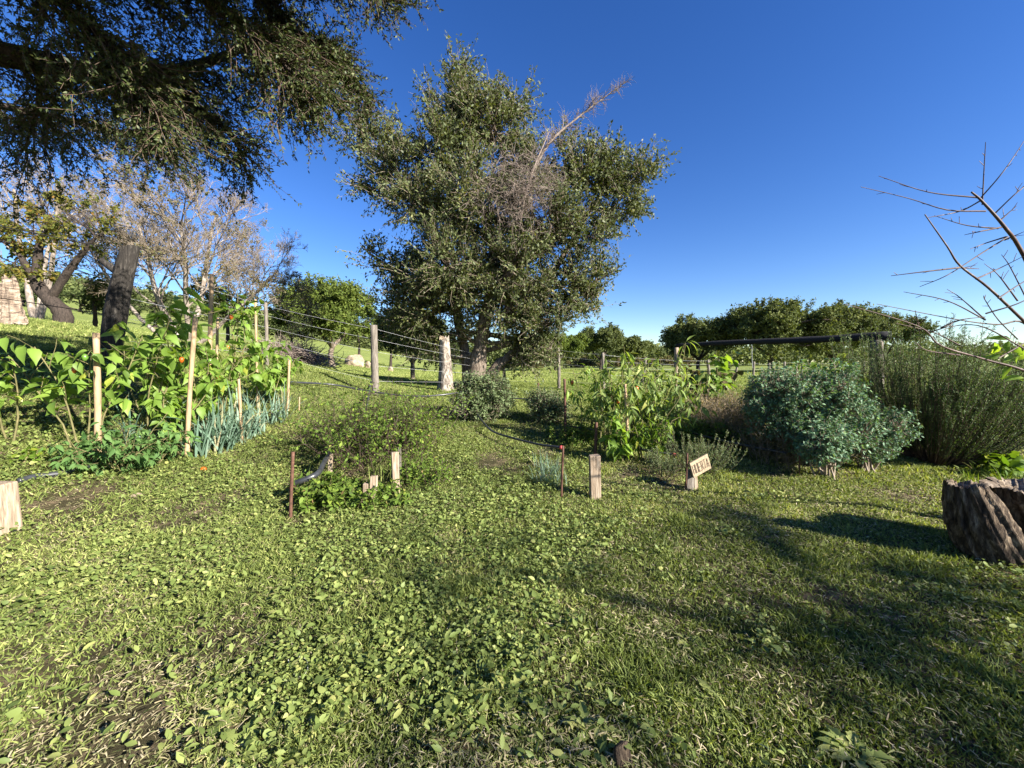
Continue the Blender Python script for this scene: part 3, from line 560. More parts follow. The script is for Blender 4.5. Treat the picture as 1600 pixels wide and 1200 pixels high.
# bare branches of a small tree at the right edge --------------------------
def peach():
    r = np.random.default_rng(23); base = np.array([5.3, 2.9, gz(5.3, 2.9)])
    root = thing("fruit_tree", "leafless young fruit tree reaching in from the right edge with thin reddish branches", "tree", base)
    tb = MB(); tubes(tb, spline([base + [0, 0, -.1], base + [-.1, 0, .5], base + [-.15, 0, .95]], 10), np.linspace(.06, .045, 11), 9); tb.build("trunk", M_REDTWIG, root)
    fork = base + [-.15, 0, .9]
    Y = 2.7
    def P(*q): return [at(a, b, Y + dy) for a, b, dy in q]
    B = [([fork] + P((1680, 560, .1), (1600, 400, 0), (1570, 355, -.1), (1535, 315, -.1), (1518, 300, -.1)), .015, .005),
         ([fork] + P((1640, 540, .1), (1598, 500, 0), (1545, 450, -.05), (1500, 415, -.1), (1480, 385, -.1), (1445, 335, -.1)), .012, .003),
         ([fork] + P((1630, 590, 0), (1540, 562, 0), (1470, 540, -.1), (1435, 510, -.1), (1320, 475, -.2)), .011, .002),
         ([fork] + P((1650, 560, .1), (1600, 505, .1), (1560, 507, .1), (1500, 500, .1), (1370, 475, .1)), .010, .002)]
    bb = MB(); polys = []
    for p, a, b in B:
        q = spline(p, 30); tubes(bb, q, np.linspace(a, b, len(q)), 6); polys.append(q)
    tw = MB()
    tws = [((1535, 320), (1537, 275), (1540, 222)), ((1530, 312), (1570, 265), (1610, 205)), ((1530, 309), (1450, 300), (1373, 275)), ((1540, 330), (1480, 328), (1420, 310), (1345, 292)), ((1535, 312), (1500, 330), (1450, 340)),
           ((1555, 333), (1590, 300), (1625, 275)), ((1562, 345), (1588, 322)), ((1560, 357), (1510, 352), (1460, 337)), ((1565, 355), (1530, 362), (1507, 367)), ((1572, 370), (1540, 380), (1516, 389)), ((1575, 370), (1530, 398), (1480, 430), (1437, 448)),
           ((1500, 418), (1440, 425), (1392, 431)), ((1495, 418), (1530, 420)), ((1525, 436), (1560, 420), (1600, 400)), ((1560, 466), (1600, 440), (1640, 420)), ((1540, 500), (1500, 465), (1480, 452)), ((1540, 500), (1480, 470), (1412, 456)),
           ((1435, 510), (1430, 485)), ((1435, 507), (1450, 495)), ((1470, 512), (1500, 500), (1540, 495)), ((1450, 520), (1480, 510), (1493, 500)), ((1570, 375), (1600, 362)), ((1540, 490), (1600, 470), (1660, 430)), ((1500, 555), (1450, 548), (1430, 535)), ((1560, 560), (1620, 520), (1680, 440)),
           ((1590, 530), (1560, 500), (1540, 470), (1537, 462)), ((1620, 500), (1580, 420), (1565, 398)), ((1590, 470), (1560, 430), (1538, 412)), ((1500, 540), (1460, 520), (1400, 505)), ((1600, 545), (1540, 512), (1500, 508), (1470, 517))]
    for q in tws:
        p = spline([at(a, b, Y + r.uniform(-.12, .05)) for a, b in q], 12); tubes(tw, p, np.linspace(.0055, .0018, len(p)), 4)
        nb = 3
        pos, T, u, ix = along(p[None], nb, .2, .9, r); Q = grow(pos, norm(T + perp(T, r)), r.uniform(.02, .07, nb), 3, .1, 0, r); tubes(tw, Q, np.array([[.0022, .002, .0014]] * nb), 3)
    bo = bb.build("branches", M_REDTWIG, root); sub(tw, "twigs", M_REDTWIG, bo, root)
    lb = MB(); pos = []; D = []
    for cx, cy in ((1575, 535), (1560, 535), (1590, 560), (1570, 562), (1582, 575), (1598, 590), (1590, 540), (1600, 548), (1565, 548)):
        for k in range(2): pos.append(at(cx + r.uniform(-6, 6), cy + r.uniform(-6, 6), Y)); D.append([r.uniform(-1, .6), r.uniform(-.6, .6), r.uniform(-.4, .7)])
    n = len(pos); scatter(lb, T_LONG, np.array(pos), np.array(D), rdir(n, r) + [0, -.3, 1], np.stack([np.full(n, .12), r.uniform(.07, .11, n), np.full(n, .10)], 1), r.uniform(.3, 1, n)); lb.build("leaves", L_PEP, root)
peach()

# trees out of frame to the right, whose dappled shade falls over the lawn
def shade_tree(base, top, rad, seed, dens, label):
    base = np.array([base[0], base[1], gz(*base)]); top = np.array(top, float); r = np.random.default_rng(seed); L = []
    for k in range(16):
        u = rdir(1, r)[0] * r.uniform(.3, .95); L.append((top + u * rad, np.array(rad) * .3, dens))
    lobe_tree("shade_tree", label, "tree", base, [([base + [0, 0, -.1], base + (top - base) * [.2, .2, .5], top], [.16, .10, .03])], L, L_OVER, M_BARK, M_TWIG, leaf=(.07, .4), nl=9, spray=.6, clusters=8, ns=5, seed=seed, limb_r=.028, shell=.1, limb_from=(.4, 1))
shade_tree((8.0, -6.8), (8.9, -2.5, 4.1), (3.1, 2.0, 1.1), 61, 1.25, "spreading tree leaning over the lawn out of frame to the right, casting the dappled shade")

# ------------------------------------------------------------------ objects
def post(name, label, top, base, wpx, mat, cat="post", group=None, sq=False, rot=.3, taper=.92, depth=None, jit=.004, parent=None, extra_down=.1):
    """post from pixel base (on ground) to pixel top"""
    b = hit(*base) if depth is None else at(base[0], base[1], depth); t = at(top[0], top[1], b[1]); wd = wpx * b[1] / F * math.cos(math.atan2(abs(b[0]), b[1]))
    mb = MB()
    if sq:
        d = t - b; box(mb, b - [0, 0, extra_down], wd * .85, wd * .7, d[2] + extra_down, rot, (d[0] / d[2], 0), taper=taper, jit=jit)
    else:
        P = spline([b - [0, 0, extra_down], b + (t - b) * .4 + rng.normal(size=3) * wd * .12, t], 10); k = len(P)
        tubes(mb, P, np.linspace(wd / 2, wd / 2 * taper, k) * (1 + .05 * rng.normal(size=k)), 10, cap=True)
    if parent is not None: o = mb.build(name, mat, parent, smooth=not sq); return o, b, t
    o = solo(mb, name, mat, label, cat, b, group, smooth=not sq)
    if sq: bevel(o, .006)
    return o, b, t

# wire fence
fence = thing("wire_fence", "long wire fence with grey wooden posts running behind the vegetable garden", "fence", hit(585, 617))
fposts = []; fobj = []
for top, base, wp, Yd in (((415, 473), (417, 572), 6.5, None), ((584, 508), (587, 617), 13, None), ((787, 560), (790, 604), 5, None), ((872, 544), (873, 608), 5, None), ((942, 551), (943, 612), 5, None),
                          ((1009, 558), (1002, 606), 5, None), ((1106, 562), (1107, 600), 5, None), ((1153, 567), (1147, 596), 4, None), ((1178, 565), (1175, 598), 4, None), ((1202, 567), (1202, 594), 4, None), ((1226, 565), (1225, 593), 4, None),
                          ((1254, 563), (1253, 592), 4, None), ((1269, 566), (1268, 591), 3, None), ((1351, 565), (1349, 591), 3, None), ((1440, 566), (1440, 590), 3, None), ((1530, 566), (1530, 590), 3, None)):
    o, b, t = post("post", None, top, base, wp, M_WOODG, parent=fence); fposts.append((b, t)); fobj.append(o)
tag(fobj[1], "thick leaning grey post with the black pipe tied to it")
logb = at(168, 561, 9.0); logb = hit(168, 562)
def wires(pts, fr, parent):
    for f in fr:
        L = [b + (t - b) * f for b, t in pts]; out = []
        for a, b in zip(L[:-1], L[1:]):
            k = np.linspace(0, 1, 7)[:-1]; sag = -4 * k * (1 - k) * .02 * np.linalg.norm(b - a) * .3
            out.append(a + (b - a) * k[:, None] + np.stack([0 * k, 0 * k, sag], 1))
        P = np.vstack(out + [L[-1][None]]); mb = MB(); tubes(mb, P, np.full(len(P), .003), 4); mb.build("wire", M_WIRE, parent)
lt = at(192, 400, logb[1]); left0 = (at(-60, 500, logb[1] - 1.0), at(-60, 335, logb[1] - 1.0))
wires([(logb, lt)] + fposts[:7], (.2, .42, .62, .80, .95), fence)
wires(fposts[6:], (.35, .65, .92), fence)
mb = MB()
for (y0, y1) in ((348, 391), (462, 494), (543, 552)):
    P = spline([at(-60, y0 - 6, logb[1] - 1), at(60, (y0 * .6 + y1 * .4), logb[1] - .6), at(185 if y1 < 500 else 168, y1, logb[1])], 12); tubes(mb, P, np.full(len(P), .007), 4)
o = mb.build("wire", M_BEAM, fence); tag(o, "dark wires running left from the leaning log")

# leaning dark log
def log_post():
    b = logb; Yl = b[1]; P = spline([b - [0, 0, .15], at(176, 520, Yl), at(186, 460, Yl), at(203, 388, Yl)], 18); mb = MB()
    w_ = np.interp(np.linspace(0, 1, len(P)), [0, .15, .5, 1], [8, 13, 14, 11.5]) * Yl / F
    r = np.random.default_rng(4); s = 20; th = np.linspace(0, 2 * np.pi, s, endpoint=False)
    rid = 1 + .05 * np.sin(th * 6) + .04 * r.normal(size=s)
    V = P[:, None] + (w_[:, None] * rid[None])[..., None] * np.stack([np.cos(th), np.sin(th), 0 * th], -1)[None] * (1 + .02 * r.normal(size=(len(P), s, 1)))
    V[-1, :, 2] += .05 * np.cos(th); K = len(P); i = np.arange(K - 1)[:, None]; j = np.arange(s)[None]
    q = np.stack([i * s + j, i * s + (j + 1) % s, (i + 1) * s + (j + 1) % s, (i + 1) * s + j], -1).reshape(-1, 4); mb.add(V.reshape(-1, 3), q)
    root = thing("leaning_log", "thick dark weathered log post leaning right at the left of the fence", "log post", b)
    mb.build("trunk", M_LOGD, root); m2 = MB(); m2.add(np.vstack([V[-1], V[-1].mean(0)[None] + [0, 0, .01]]), [(k, (k + 1) % s, s) for k in range(s)]); m2.build("cut_top", M_STUMPW, root)
    m3 = MB(); tubes(m3, spline([at(188, 428, Yl), at(168, 414, Yl), at(158, 406, Yl)], 6), np.linspace(.08, .05, 7), 8, cap=True); m3.build("branch_stub", M_LOGD, root)
log_post()

# stone stack / hollow old trunk at the far left
def old_trunk():
    b = hit(25, 508); s_ = b[1] / F; r = np.random.default_rng(9); root = thing("old_tree_trunk", "pale gnarled broken trunk at the left edge on the slope", "stump", b)
    for nm, x0, x1, top, rw in (("trunk", -28, -2, 446, 22), ("trunk", 12, 15, 436, 11)):
        base = at(x0 + 10, 508, b[1]); base[2] = b[2]; broken = MB(); tp = at(x1, top, b[1]); K = 18; s = 26
        f = np.linspace(0, 1, K)[:, None]; th = np.linspace(0, 2 * np.pi, s, endpoint=False)[None]
        rad = rw * s_ * (1 - .3 * f + .55 * np.exp(-f * 4)) * (1 + .10 * np.sin(th * 7 + f * 5) + .07 * np.sin(th * 13 + f * 2) + .05 * r.normal(size=(K, s)))
        ax = base + (tp - base) * f; V = np.stack([ax[:, 0:1] + np.cos(th) * rad, ax[:, 1:2] + np.sin(th) * rad * .8, ax[:, 2:3] + 0 * th + r.normal(size=(K, s)) * .03], -1); V[-1, :, 2] += r.uniform(-.05, .05, s)
        i = np.arange(K - 1)[:, None]; j = np.arange(s)[None]; q = np.stack([i * s + j, i * s + (j + 1) % s, (i + 1) * s + (j + 1) % s, (i + 1) * s + j], -1).reshape(-1, 4)
        broken.add(V.reshape(-1, 3), q); broken.add(np.vstack([V[-1], V[-1].mean(0)[None]]), [(k, (k + 1) % s, s) for k in range(s)]); broken.build(nm, M_OLDTRUNK, root, smooth=False)
old_trunk()

# rocks
def rock(name, label, p, sx, sy, sz, seed, mat=M_ROCK, group=None):
    import bmesh
    bm = bmesh.new(); bmesh.ops.create_icosphere(bm, subdivisions=4, radius=1); r = np.random.default_rng(seed); pl = [(rdir(1, r)[0], r.uniform(.55, .85)) for _ in range(9)]
    for v in bm.verts:
        c = np.array(v.co)
        for nrm, d in pl:
            k = c @ nrm
            if k > d: c = c - nrm * (k - d) * .85
        c = c * (1 + .05 * math.sin(c[0] * 7 + seed) * math.sin(c[1] * 6 + c[2] * 8)); v.co = Vector((c[0] * sx, c[1] * sy, c[2] * sz + sz * .35))
    me = bpy.data.meshes.new(name); bm.to_mesh(me); bm.free(); me.materials.append(mat)
    for q in me.polygons: q.use_smooth = True
    o = bpy.data.objects.new(name, me); COL.objects.link(o); o.location = [float(v) for v in p]; return tag(o, label, "rock", group)
p = hit(556, 572); k = p[1] / F; rock("boulder", "large pale tan boulder on the slope right of the round tree", p, 17 * k, 12 * k, 15 * k, 2)
p = hit(575, 575); rock("boulder", "small grey rock at the right foot of the large boulder", p, 5 * k, 4 * k, 8 * k, 5)
p = hit(213, 775); rock("stone", "fist sized grey stone on the bare soil under the tomato plant", p, .05, .04, .03, 6)
p = hit(612, 588); rock("stone", "tiny pale stone in the field right of the boulder", hit(610, 580), .25, .2, .3, 7)

# brush pile
def brush_pile():
    c = on(448, 16); k = c[1] / F; r = np.random.default_rng(3); n = 1500; mb = MB()
    S = c + np.stack([r.normal(size=n) * 26 * k, r.normal(size=n) * 14 * k, np.abs(r.normal(size=n)) * 7 * k], 1); S[:, 2] += 4 * k - 6 * k * np.abs((S[:, 0] - c[0]) / (40 * k)) ** 2
    S[:, 2] = np.maximum(S[:, 2], terrain(S[:, 0], S[:, 1]) + .02)
    Q = grow(S + [0, 0, .15], rdir(n, r) * [1, 1, .35] + [0, 0, .1], r.uniform(.35, 1.2, n), 6, .25, -.06, r); tubes(mb, Q, np.linspace(.018, .008, 6)[None] * np.ones((n, 1)), 3)
    solo(mb, "brush_pile", M_DEADTWIG, "heap of cut reddish brown branches on the slope left of the round tree", "brush pile", c)
brush_pile()

# pergola
def shade_frame():
    p0 = at(1057, 540, 9.2); p1 = at(1393, 524, 6.6); root = thing("pergola", "low garden pergola with a black rolled cloth beam on two wooden posts", "pergola", (p1[0], p1[1], gz(p1[0], p1[1])))
    mb = MB(); P = spline([p0, (p0 * .7 + p1 * .3) + [0, 0, .01], (p0 * .3 + p1 * .7) - [0, 0, .01], p1], 26); tubes(mb, P, np.interp(np.linspace(0, 1, len(P)), [0, 1], [.045, .075]) * (1 + .05 * rng.normal(size=len(P))), 10, cap=True); mb.build("beam", M_BEAM, root)
    mb = MB(); b = at(1366, 650, 6.7); b[2] = gz(b[0], b[1]); t = at(1370, 531, 6.7); tubes(mb, spline([b - [0, 0, .1], (b + t) / 2 + [.02, 0, 0], t], 10), np.linspace(.125, .085, 11), 12, cap=True); o = mb.build("post", M_WOODG, root); tag(o, "thick weathered post under the right end")
    b = at(1057, 560, 9.1); b[2] = gz(b[0], b[1]); t = at(1057, 543, 9.1); mb = MB(); tubes(mb, spline([b - [0, 0, .1], (b + t) / 2, t], 8), np.full(9, .05), 10, cap=True); o = mb.build("post", M_WOOD, root); tag(o, "thin pale post under the left end")
    mb = MB(); tubes(mb, spline([at(1175, 540, 8.2), at(1175, 560, 8.2), at(1176, 575, 8.2)], 4), np.full(5, .006), 4); mb.build("hanging_cord", M_WIRE, root)
    mb = MB(); tubes(mb, spline([at(1362, 588, 6.55), at(1372, 587, 6.5), at(1382, 589, 6.6)], 6), np.full(7, .008), 4); mb.build("wire_wrap", M_WIRE, root)
shade_frame()

# garden canes
G_C = "cane stakes among the pepper plants"
canes = [((150, 520), (152, 720), 13, "thick pale cane stake in front of the leftmost pepper plant"), ((305, 497), (291, 712), 9, "tall slightly leaning cane stake in front of the big pepper plant"),
         ((331, 428), (324, 655), 8, "tallest cane stake, behind the pepper plants, rising above their tops"), ((399, 468), (403, 640), 4.5, "thin cane stake behind the pepper tuft with orange fruit"),
         ((373, 592), (378, 688), 5, "short cane stake standing among the leeks"), ((452, 563), (449, 645), 4.5, "short cane at the right end of the left bed"), ((977, 600), (981, 715), 5, "pale cane stake amid the right pepper plants"),
         ((340, 497), (336, 640), 5, "grey cane stake right beside the tallest cane"), ((468, 620), (467, 645), 2.5, "very short stick at the far right end of the left bed")]
for top, base, wp, lab in canes: post("cane_stake", lab, top, base, wp, M_BAMBOO, "stake", G_C, taper=.9)
G_R = "iron rods holding the pipes"
for top, base, wp, lab in (((458, 706), (453, 810), 6, "rusty iron rod with the pipe end tied to it, left of the weed bed"), ((880, 697), (877, 778), 3.5, "thin rusty rod left of the square wooden post"), ((882, 592), (884, 690), 4, "dark rod at the left edge of the right pepper plants"),
                           ((1074, 708), (1071, 768), 3, "thin rusty rod just left of the lettered sign"), ((841, 598), (840, 625), 3, "short dark rod behind the small bush"), ((932, 660), (930, 715), 5, "dark stake in the shade under the right pepper plants"), ((1250, 690), (1249, 742), 2.5, "dark thin rod under the blue green bush")):
    post("iron_rod", lab, top, base, wp, M_RUST, "rod", G_R, taper=1)
G_W = "sawn wooden stakes in the lawn"
post("wooden_post", "square weathered wooden post with a dark vertical crack, alone on the lawn", (929, 711), (930, 779), 19, M_WOOD, sq=True, rot=.05, taper=1, group=G_W)
post("wooden_post", "narrow wooden stake at the left side of the weed bed", (516, 699), (515, 748), 10, M_WOOD, sq=True, rot=.3, group=G_W)
post("wooden_post", "tall narrow wooden stake at the right side of the weed bed", (617, 706), (619, 772), 13, M_WOOD, sq=True, rot=.5, taper=.95, group=G_W)
post("wooden_post", "grey wooden stake tucked behind the tall stake of the weed bed", (624, 699), (625, 758), 7, M_WOODG, sq=True, rot=.2, group=G_W)
post("wooden_post", "pale stub between the leaves of the small round bush", (849, 622), (850, 652), 4, M_BAMBOO, sq=True, group=G_W)
def block_pair():
    b = hit(579, 792); Y = b[1]; k = Y / F; root = thing("wooden_blocks", "two broken wooden blocks forming a small split post at the front of the weed bed", "wooden post", b)
    for nm, x, w_, y0, y1, dy in (("block", 569, 9, 755, 792, .02), ("block", 582, 12, 743, 792, .03), ("block", 569, 8, 770, 794, -.05), ("block", 583, 9, 767, 792, -.05)):
        mb = MB(); p = at(x, y1, Y); p[2] = b[2] - .05; p[1] += dy; box(mb, p, w_ * k, .05, (y1 - y0) * k + .05, .15, (0.03, 0), taper=.95, jit=.004); o = mb.build(nm, M_WOOD, root, smooth=False); bevel(o, .006)
block_pair()
def left_block():
    b = hit(8, 838); Y = b[1]; k = Y / F; mb = MB(); box(mb, b - [.12, -.02, .05], 46 * k, .20, 84 * k + .05, -.10, taper=.99, jit=.006)
    o = solo(mb, "wooden_block", M_WOOD, "thick squared wooden block cut off by the left edge of the photo", "block", b, smooth=False); bevel(o, .012)
left_block()

# sign
def sign():
    b = hit(1093, 768); Y = b[1]; k = Y / F; root = thing("wooden_sign", "small tilted wooden sign lettered HUERTA on a leaning stick", "sign", b)
    mb = MB(); t = at(1083, 722, Y + .10); b2_ = b + [0, .07, 0]; box(mb, b2_ - [0, 0, .06], .045, .03, t[2] - b[2] + .06, .2, ((t[0] - b[0]) / (t[2] - b[2]), 0)); o = mb.build("stake", M_WOOD, root, smooth=False); bevel(o, .003)
    mb = MB(); q = hit(1084, 768); box(mb, q + [-.02, .06, -.05], 13 * k, .07, 40 * k, .1, (0.0, 0), jit=.006); box(mb, at(1092, 728, Y + .1), 26 * k, .10, .03, .2, jit=.006); o = mb.build("backing_block", M_WOODG, root, smooth=False); bevel(o, .004)
    # board: corners in the photo (1078,723) (1107,709) (1112,733) (1085,747)
    TL = at(1078, 724, Y - .03); TR = at(1105.5, 709, Y + .07); BL = at(1084.5, 747, Y - .03); BR = TR + BL - TL
    n = norm(np.cross(TR - TL, BL - TL)); n = n if n[1] < 0 else -n
    th = .022; mb = MB(); V = [TL, TR, BR, BL] + [p - n * th for p in (TL, TR, BR, BL)]
    mb.add(np.array(V), [(3, 2, 1, 0), (4, 5, 6, 7), (0, 1, 5, 4), (1, 2, 6, 5), (2, 3, 7, 6), (3, 0, 4, 7)]); o = mb.build("board", M_BOARD, root, smooth=False); bevel(o, .003); board = o
    G = {"H": [(0, 0, 0, 1), (1, 0, 1, 1), (0, .5, 1, .5)], "U": [(0, 1, 0, 0), (0, 0, 1, 0), (1, 0, 1, 1)], "E": [(0, 0, 0, 1), (0, 0, 1, 0), (0, .5, .8, .5), (0, 1, 1, 1)],
         "R": [(0, 0, 0, 1), (0, 1, .9, 1), (.9, 1, .9, .5), (.9, .5, 0, .5), (.4, .5, 1, 0)], "T": [(0, 1, 1, 1), (.5, 0, .5, 1)], "A": [(0, 0, .5, 1), (.5, 1, 1, 0), (.2, .38, .8, .38)]}
    W_ = np.linalg.norm(TR - TL); H_ = np.linalg.norm(TL - BL); eu = (TR - TL) / W_; ev = (TL - BL) / H_; mb = MB(); q = 0
    for c, ch in enumerate("HUERTA"):
        u0 = W_ * (.065 + c * .15); cw = W_ * .10; v0 = H_ * (.22 + .02 * math.sin(c * 2)); chh = H_ * .56; t_ = W_ * .022
        for x0, y0, x1, y1 in G[ch]:
            a = np.array([u0 + x0 * cw, v0 + y0 * chh]); b_ = np.array([u0 + x1 * cw, v0 + y1 * chh]); d = (b_ - a) / np.linalg.norm(b_ - a); p_ = np.array([-d[1], d[0]]) * t_ / 2; a = a - d * t_ / 2; b_ = b_ + d * t_ / 2; q += 1
            mb.add(np.array([BL + eu * v[0] + ev * v[1] + n * (.003 + .0002 * q) for v in (a - p_, b_ - p_, b_ + p_, a + p_)]), [(0, 1, 2, 3)])
    sub(mb, "lettering", M_INK, board, root, smooth=False)
sign()

# stumps at the right edge
def big_stump(name, label, outline_l, outline_r, tops, Y, seed, group=None, hollow=.3):
    """outline lists of (py, px) left/right silhouettes from base to top"""
    r = np.random.default_rng(seed); K = 34; s = 110; k = Y / F
    ys = np.linspace(outline_l[0][0], outline_l[-1][0], K)
    lx = np.interp(-ys, [-a for a, _ in outline_l], [b for _, b in outline_l]); rx = np.interp(-ys, [-a for a, _ in outline_r], [b for _, b in outline_r])
    th = np.linspace(0, 2 * np.pi, s, endpoint=False); V = []
    ph = r.uniform(0, 6, 6); rs = r.normal(size=s)
    for i in range(K):
        c = at((lx[i] + rx[i]) / 2, ys[i], Y); w_ = (rx[i] - lx[i]) / 2 * k; f = i / (K - 1)
        rid = 1 + .04 * np.sin(4 * th + ph[0] + f * .6) + .035 * np.sin(9 * th + ph[1] - f * .8) + .03 * np.sin(27 * th + ph[3]) + .045 * np.sin(17 * th + ph[2] + 3 * f) + .012 * np.sin(f * 30 + 3 * np.sin(3 * th + ph[3])) + .03 * rs + .012 * r.normal(size=s)
        V.append(np.stack([c[0] + np.cos(th) * w_ * rid, c[1] + np.sin(th) * w_ * .85 * rid, np.full(s, c[2])], -1))
    V = np.array(V); V[-1, :, 2] += .010 * np.sin(3 * th + ph[4]) + .008 * np.sin(7 * th + ph[5]) + .007 * r.normal(size=s)
    V[-2, :, 2] += .018 * np.sin(3 * th + ph[4])
    i = np.arange(K - 1)[:, None]; j = np.arange(s)[None]; q = np.stack([i * s + j, i * s + (j + 1) % s, (i + 1) * s + (j + 1) % s, (i + 1) * s + j], -1).reshape(-1, 4)
    b = V[0].mean(0); root = thing(name, label, "stump", b, group); mb = MB(); mb.add(V.reshape(-1, 3), q); mb.build("bark", M_STUMP, root)
    # broken top: inner rings sinking into a hollow
    c = V[-1].mean(0); R0 = V[-1]; rings = [R0]
    for a, dz in ((.86, -.004), (.72, -.03), (.55, -.09), (.30, -hollow)):
        q_ = c + (R0 - c) * a; q_[:, 2] = R0[:, 2] * a + c[2] * (1 - a) + dz + .012 * r.normal(size=s); rings.append(q_)
    W = np.array(rings); KK = len(rings); i = np.arange(KK - 1)[:, None]; q = np.stack([i * s + j, i * s + (j + 1) % s, (i + 1) * s + (j + 1) % s, (i + 1) * s + j], -1).reshape(-1, 4)
    m2 = MB(); m2.add(W.reshape(-1, 3), q); W2 = np.vstack([W[-1], W[-1].mean(0)[None]]); m2.add(W2, [(a, (a + 1) % s, s) for a in range(s)]); m2.build("broken_top", M_STUMPW, root)
    return root
p = hit(1540, 900); GS = "rotten stumps at the right edge"
big_stump("rotten_stump", "dark rotten stump with flared foot, the front one at the right edge", [(905, 1534), (880, 1518), (850, 1503), (820, 1492), (780, 1486), (757, 1486)], [(905, 1640), (880, 1616), (850, 1592), (820, 1575), (780, 1552), (757, 1535)], None, p[1] + .25, 3, GS)
big_stump("rotten_stump", "dark stump behind, leaning over the front stump at the right edge", [(880, 1600), (840, 1585), (800, 1572), (762, 1556)], [(880, 1710), (840, 1690), (800, 1675), (770, 1665)], None, p[1] + .28, 8, GS)
# small pale wood stub at the bottom
def stub():
    b = hit(975, 1196); mb = MB(); box(mb, b - [0, 0, .03], .07, .05, .11, .4, (-.15, .1), taper=.55, jit=.006)
    o = solo(mb, "wood_stub", M_STUMP, "small broken piece of brown wood sticking out of the grass at the bottom edge", "wood stub", b, smooth=False); bevel(o, .008)
stub()

# pipes
def pipe(name, label, pts, rad, mat=M_HOSE, cat="pipe", group="black irrigation pipes", cap_mat=None, capend=True):
    W = np.array([hit(a, b, h) for a, b, h in pts]); P = spline(W, 40); root = None
    mb = MB(); tubes(mb, P, np.full(len(P), rad), 8, cap=True)
    if cap_mat is None: return solo(mb, name, mat, label, cat, W[0], group)
    root = thing(name, label, cat, W[0], group); mb.build("tube", mat, root)
    e = P[-1]; d = norm(P[-1] - P[-2]); m2 = MB(); tubes(m2, np.array([e - d * .01, e + d * .02, e + d * .035]), np.array([rad * 1.5, rad * 1.6, rad * .6]), 9, cap=True); m2.build("end_cap", cap_mat, root); return root
pipe("irrigation_pipe", "black pipe strung low along the fence past the thick leaning post", [(452, 597, .12), (520, 601, .12), (575, 611, .12), (640, 619, .10), (690, 617, .12), (722, 612, .16)], .024)
pipe("irrigation_pipe", "black pipe arching from the leaning post down to the rusty rod", [(583, 572, .50), (577, 611, .14), (572, 640, .1), (562, 655, .05), (535, 685, .14), (509, 718, .28), (498, 738, .28), (480, 748, .25), (458, 756, .2)], .030, cap_mat=M_RUST)
pipe("irrigation_pipe", "black pipe curving from behind the round bush to the thin rod", [(716, 612, .2), (740, 640, .2), (757, 662, .15), (772, 675, .12), (800, 684, .14), (840, 694, .18), (876, 699, .22)], .018, cap_mat=M_REDT)
pipe("irrigation_pipe", "short black pipe entering the right pepper plants from the dark rod", [(886, 665, .2), (905, 668, .2), (928, 672, .2)], .014)
pipe("irrigation_pipe", "black pipe with red end in front of the right pepper plants", [(975, 692, .22), (1000, 701, .2), (1030, 707, .2), (1052, 710, .2)], .014, cap_mat=M_REDT)
pipe("irrigation_pipe", "long black pipe crossing the dry plants to the blue green bush", [(1062, 671, .2), (1110, 684, .2), (1165, 696, .22), (1230, 708, .22)], .016)
pipe("irrigation_pipe", "short pipe on the bare soil between the round bush and the small bush", [(796, 622, .1), (815, 623, .1), (838, 624, .1)], .016)
pipe("irrigation_pipe", "black pipe lying on the soil behind the left wooden block", [(28, 752, .04), (60, 744, .04), (110, 738, .04), (150, 728, .03)], .03)
pipe("white_string", "loop of white string lying in the grass", [(450, 1030, .03), (455, 1045, .03), (465, 1058, .03), (480, 1048, .035), (478, 1030, .03), (465, 1026, .035)], .0025, M_STRING, "string", None)

# ------------------------------------------------------------------ plants
def plant_leaves(mb, P, n, tmpl, size, r, lo=.3, down=.5, width=1.0, tilt=.7):
    pos, T, u, ix = along(P, n, lo, 1, r); N = len(pos); h = norm(perp(T, r) + T * .3); D = norm(h + np.array([0, 0, -down]) * r.uniform(.2, 1.6, (N, 1)))
    U = norm(np.array([0, 0, 1]) + rdir(N, r) * tilt); s = size * r.uniform(.45, 1.15, N)
    scatter(mb, tmpl, pos + D * size * .22, D, U, np.stack([s * width, s, s], 1), np.clip(r.normal(.45, .22, N), 0, 1)); return pos
def fruit(parent, p, size, mat, root):
    mb = MB(); P = spline([p, p - [0, 0, size * .6], p - [0.01, 0, size * 1.2]], 6); tubes(mb, P, size * np.interp(np.linspace(0, 1, len(P)), [0, .2, .5, .85, 1], [.1, .38, .42, .25, .03]), 10, cap=True); mb.build("fruit", mat, root)
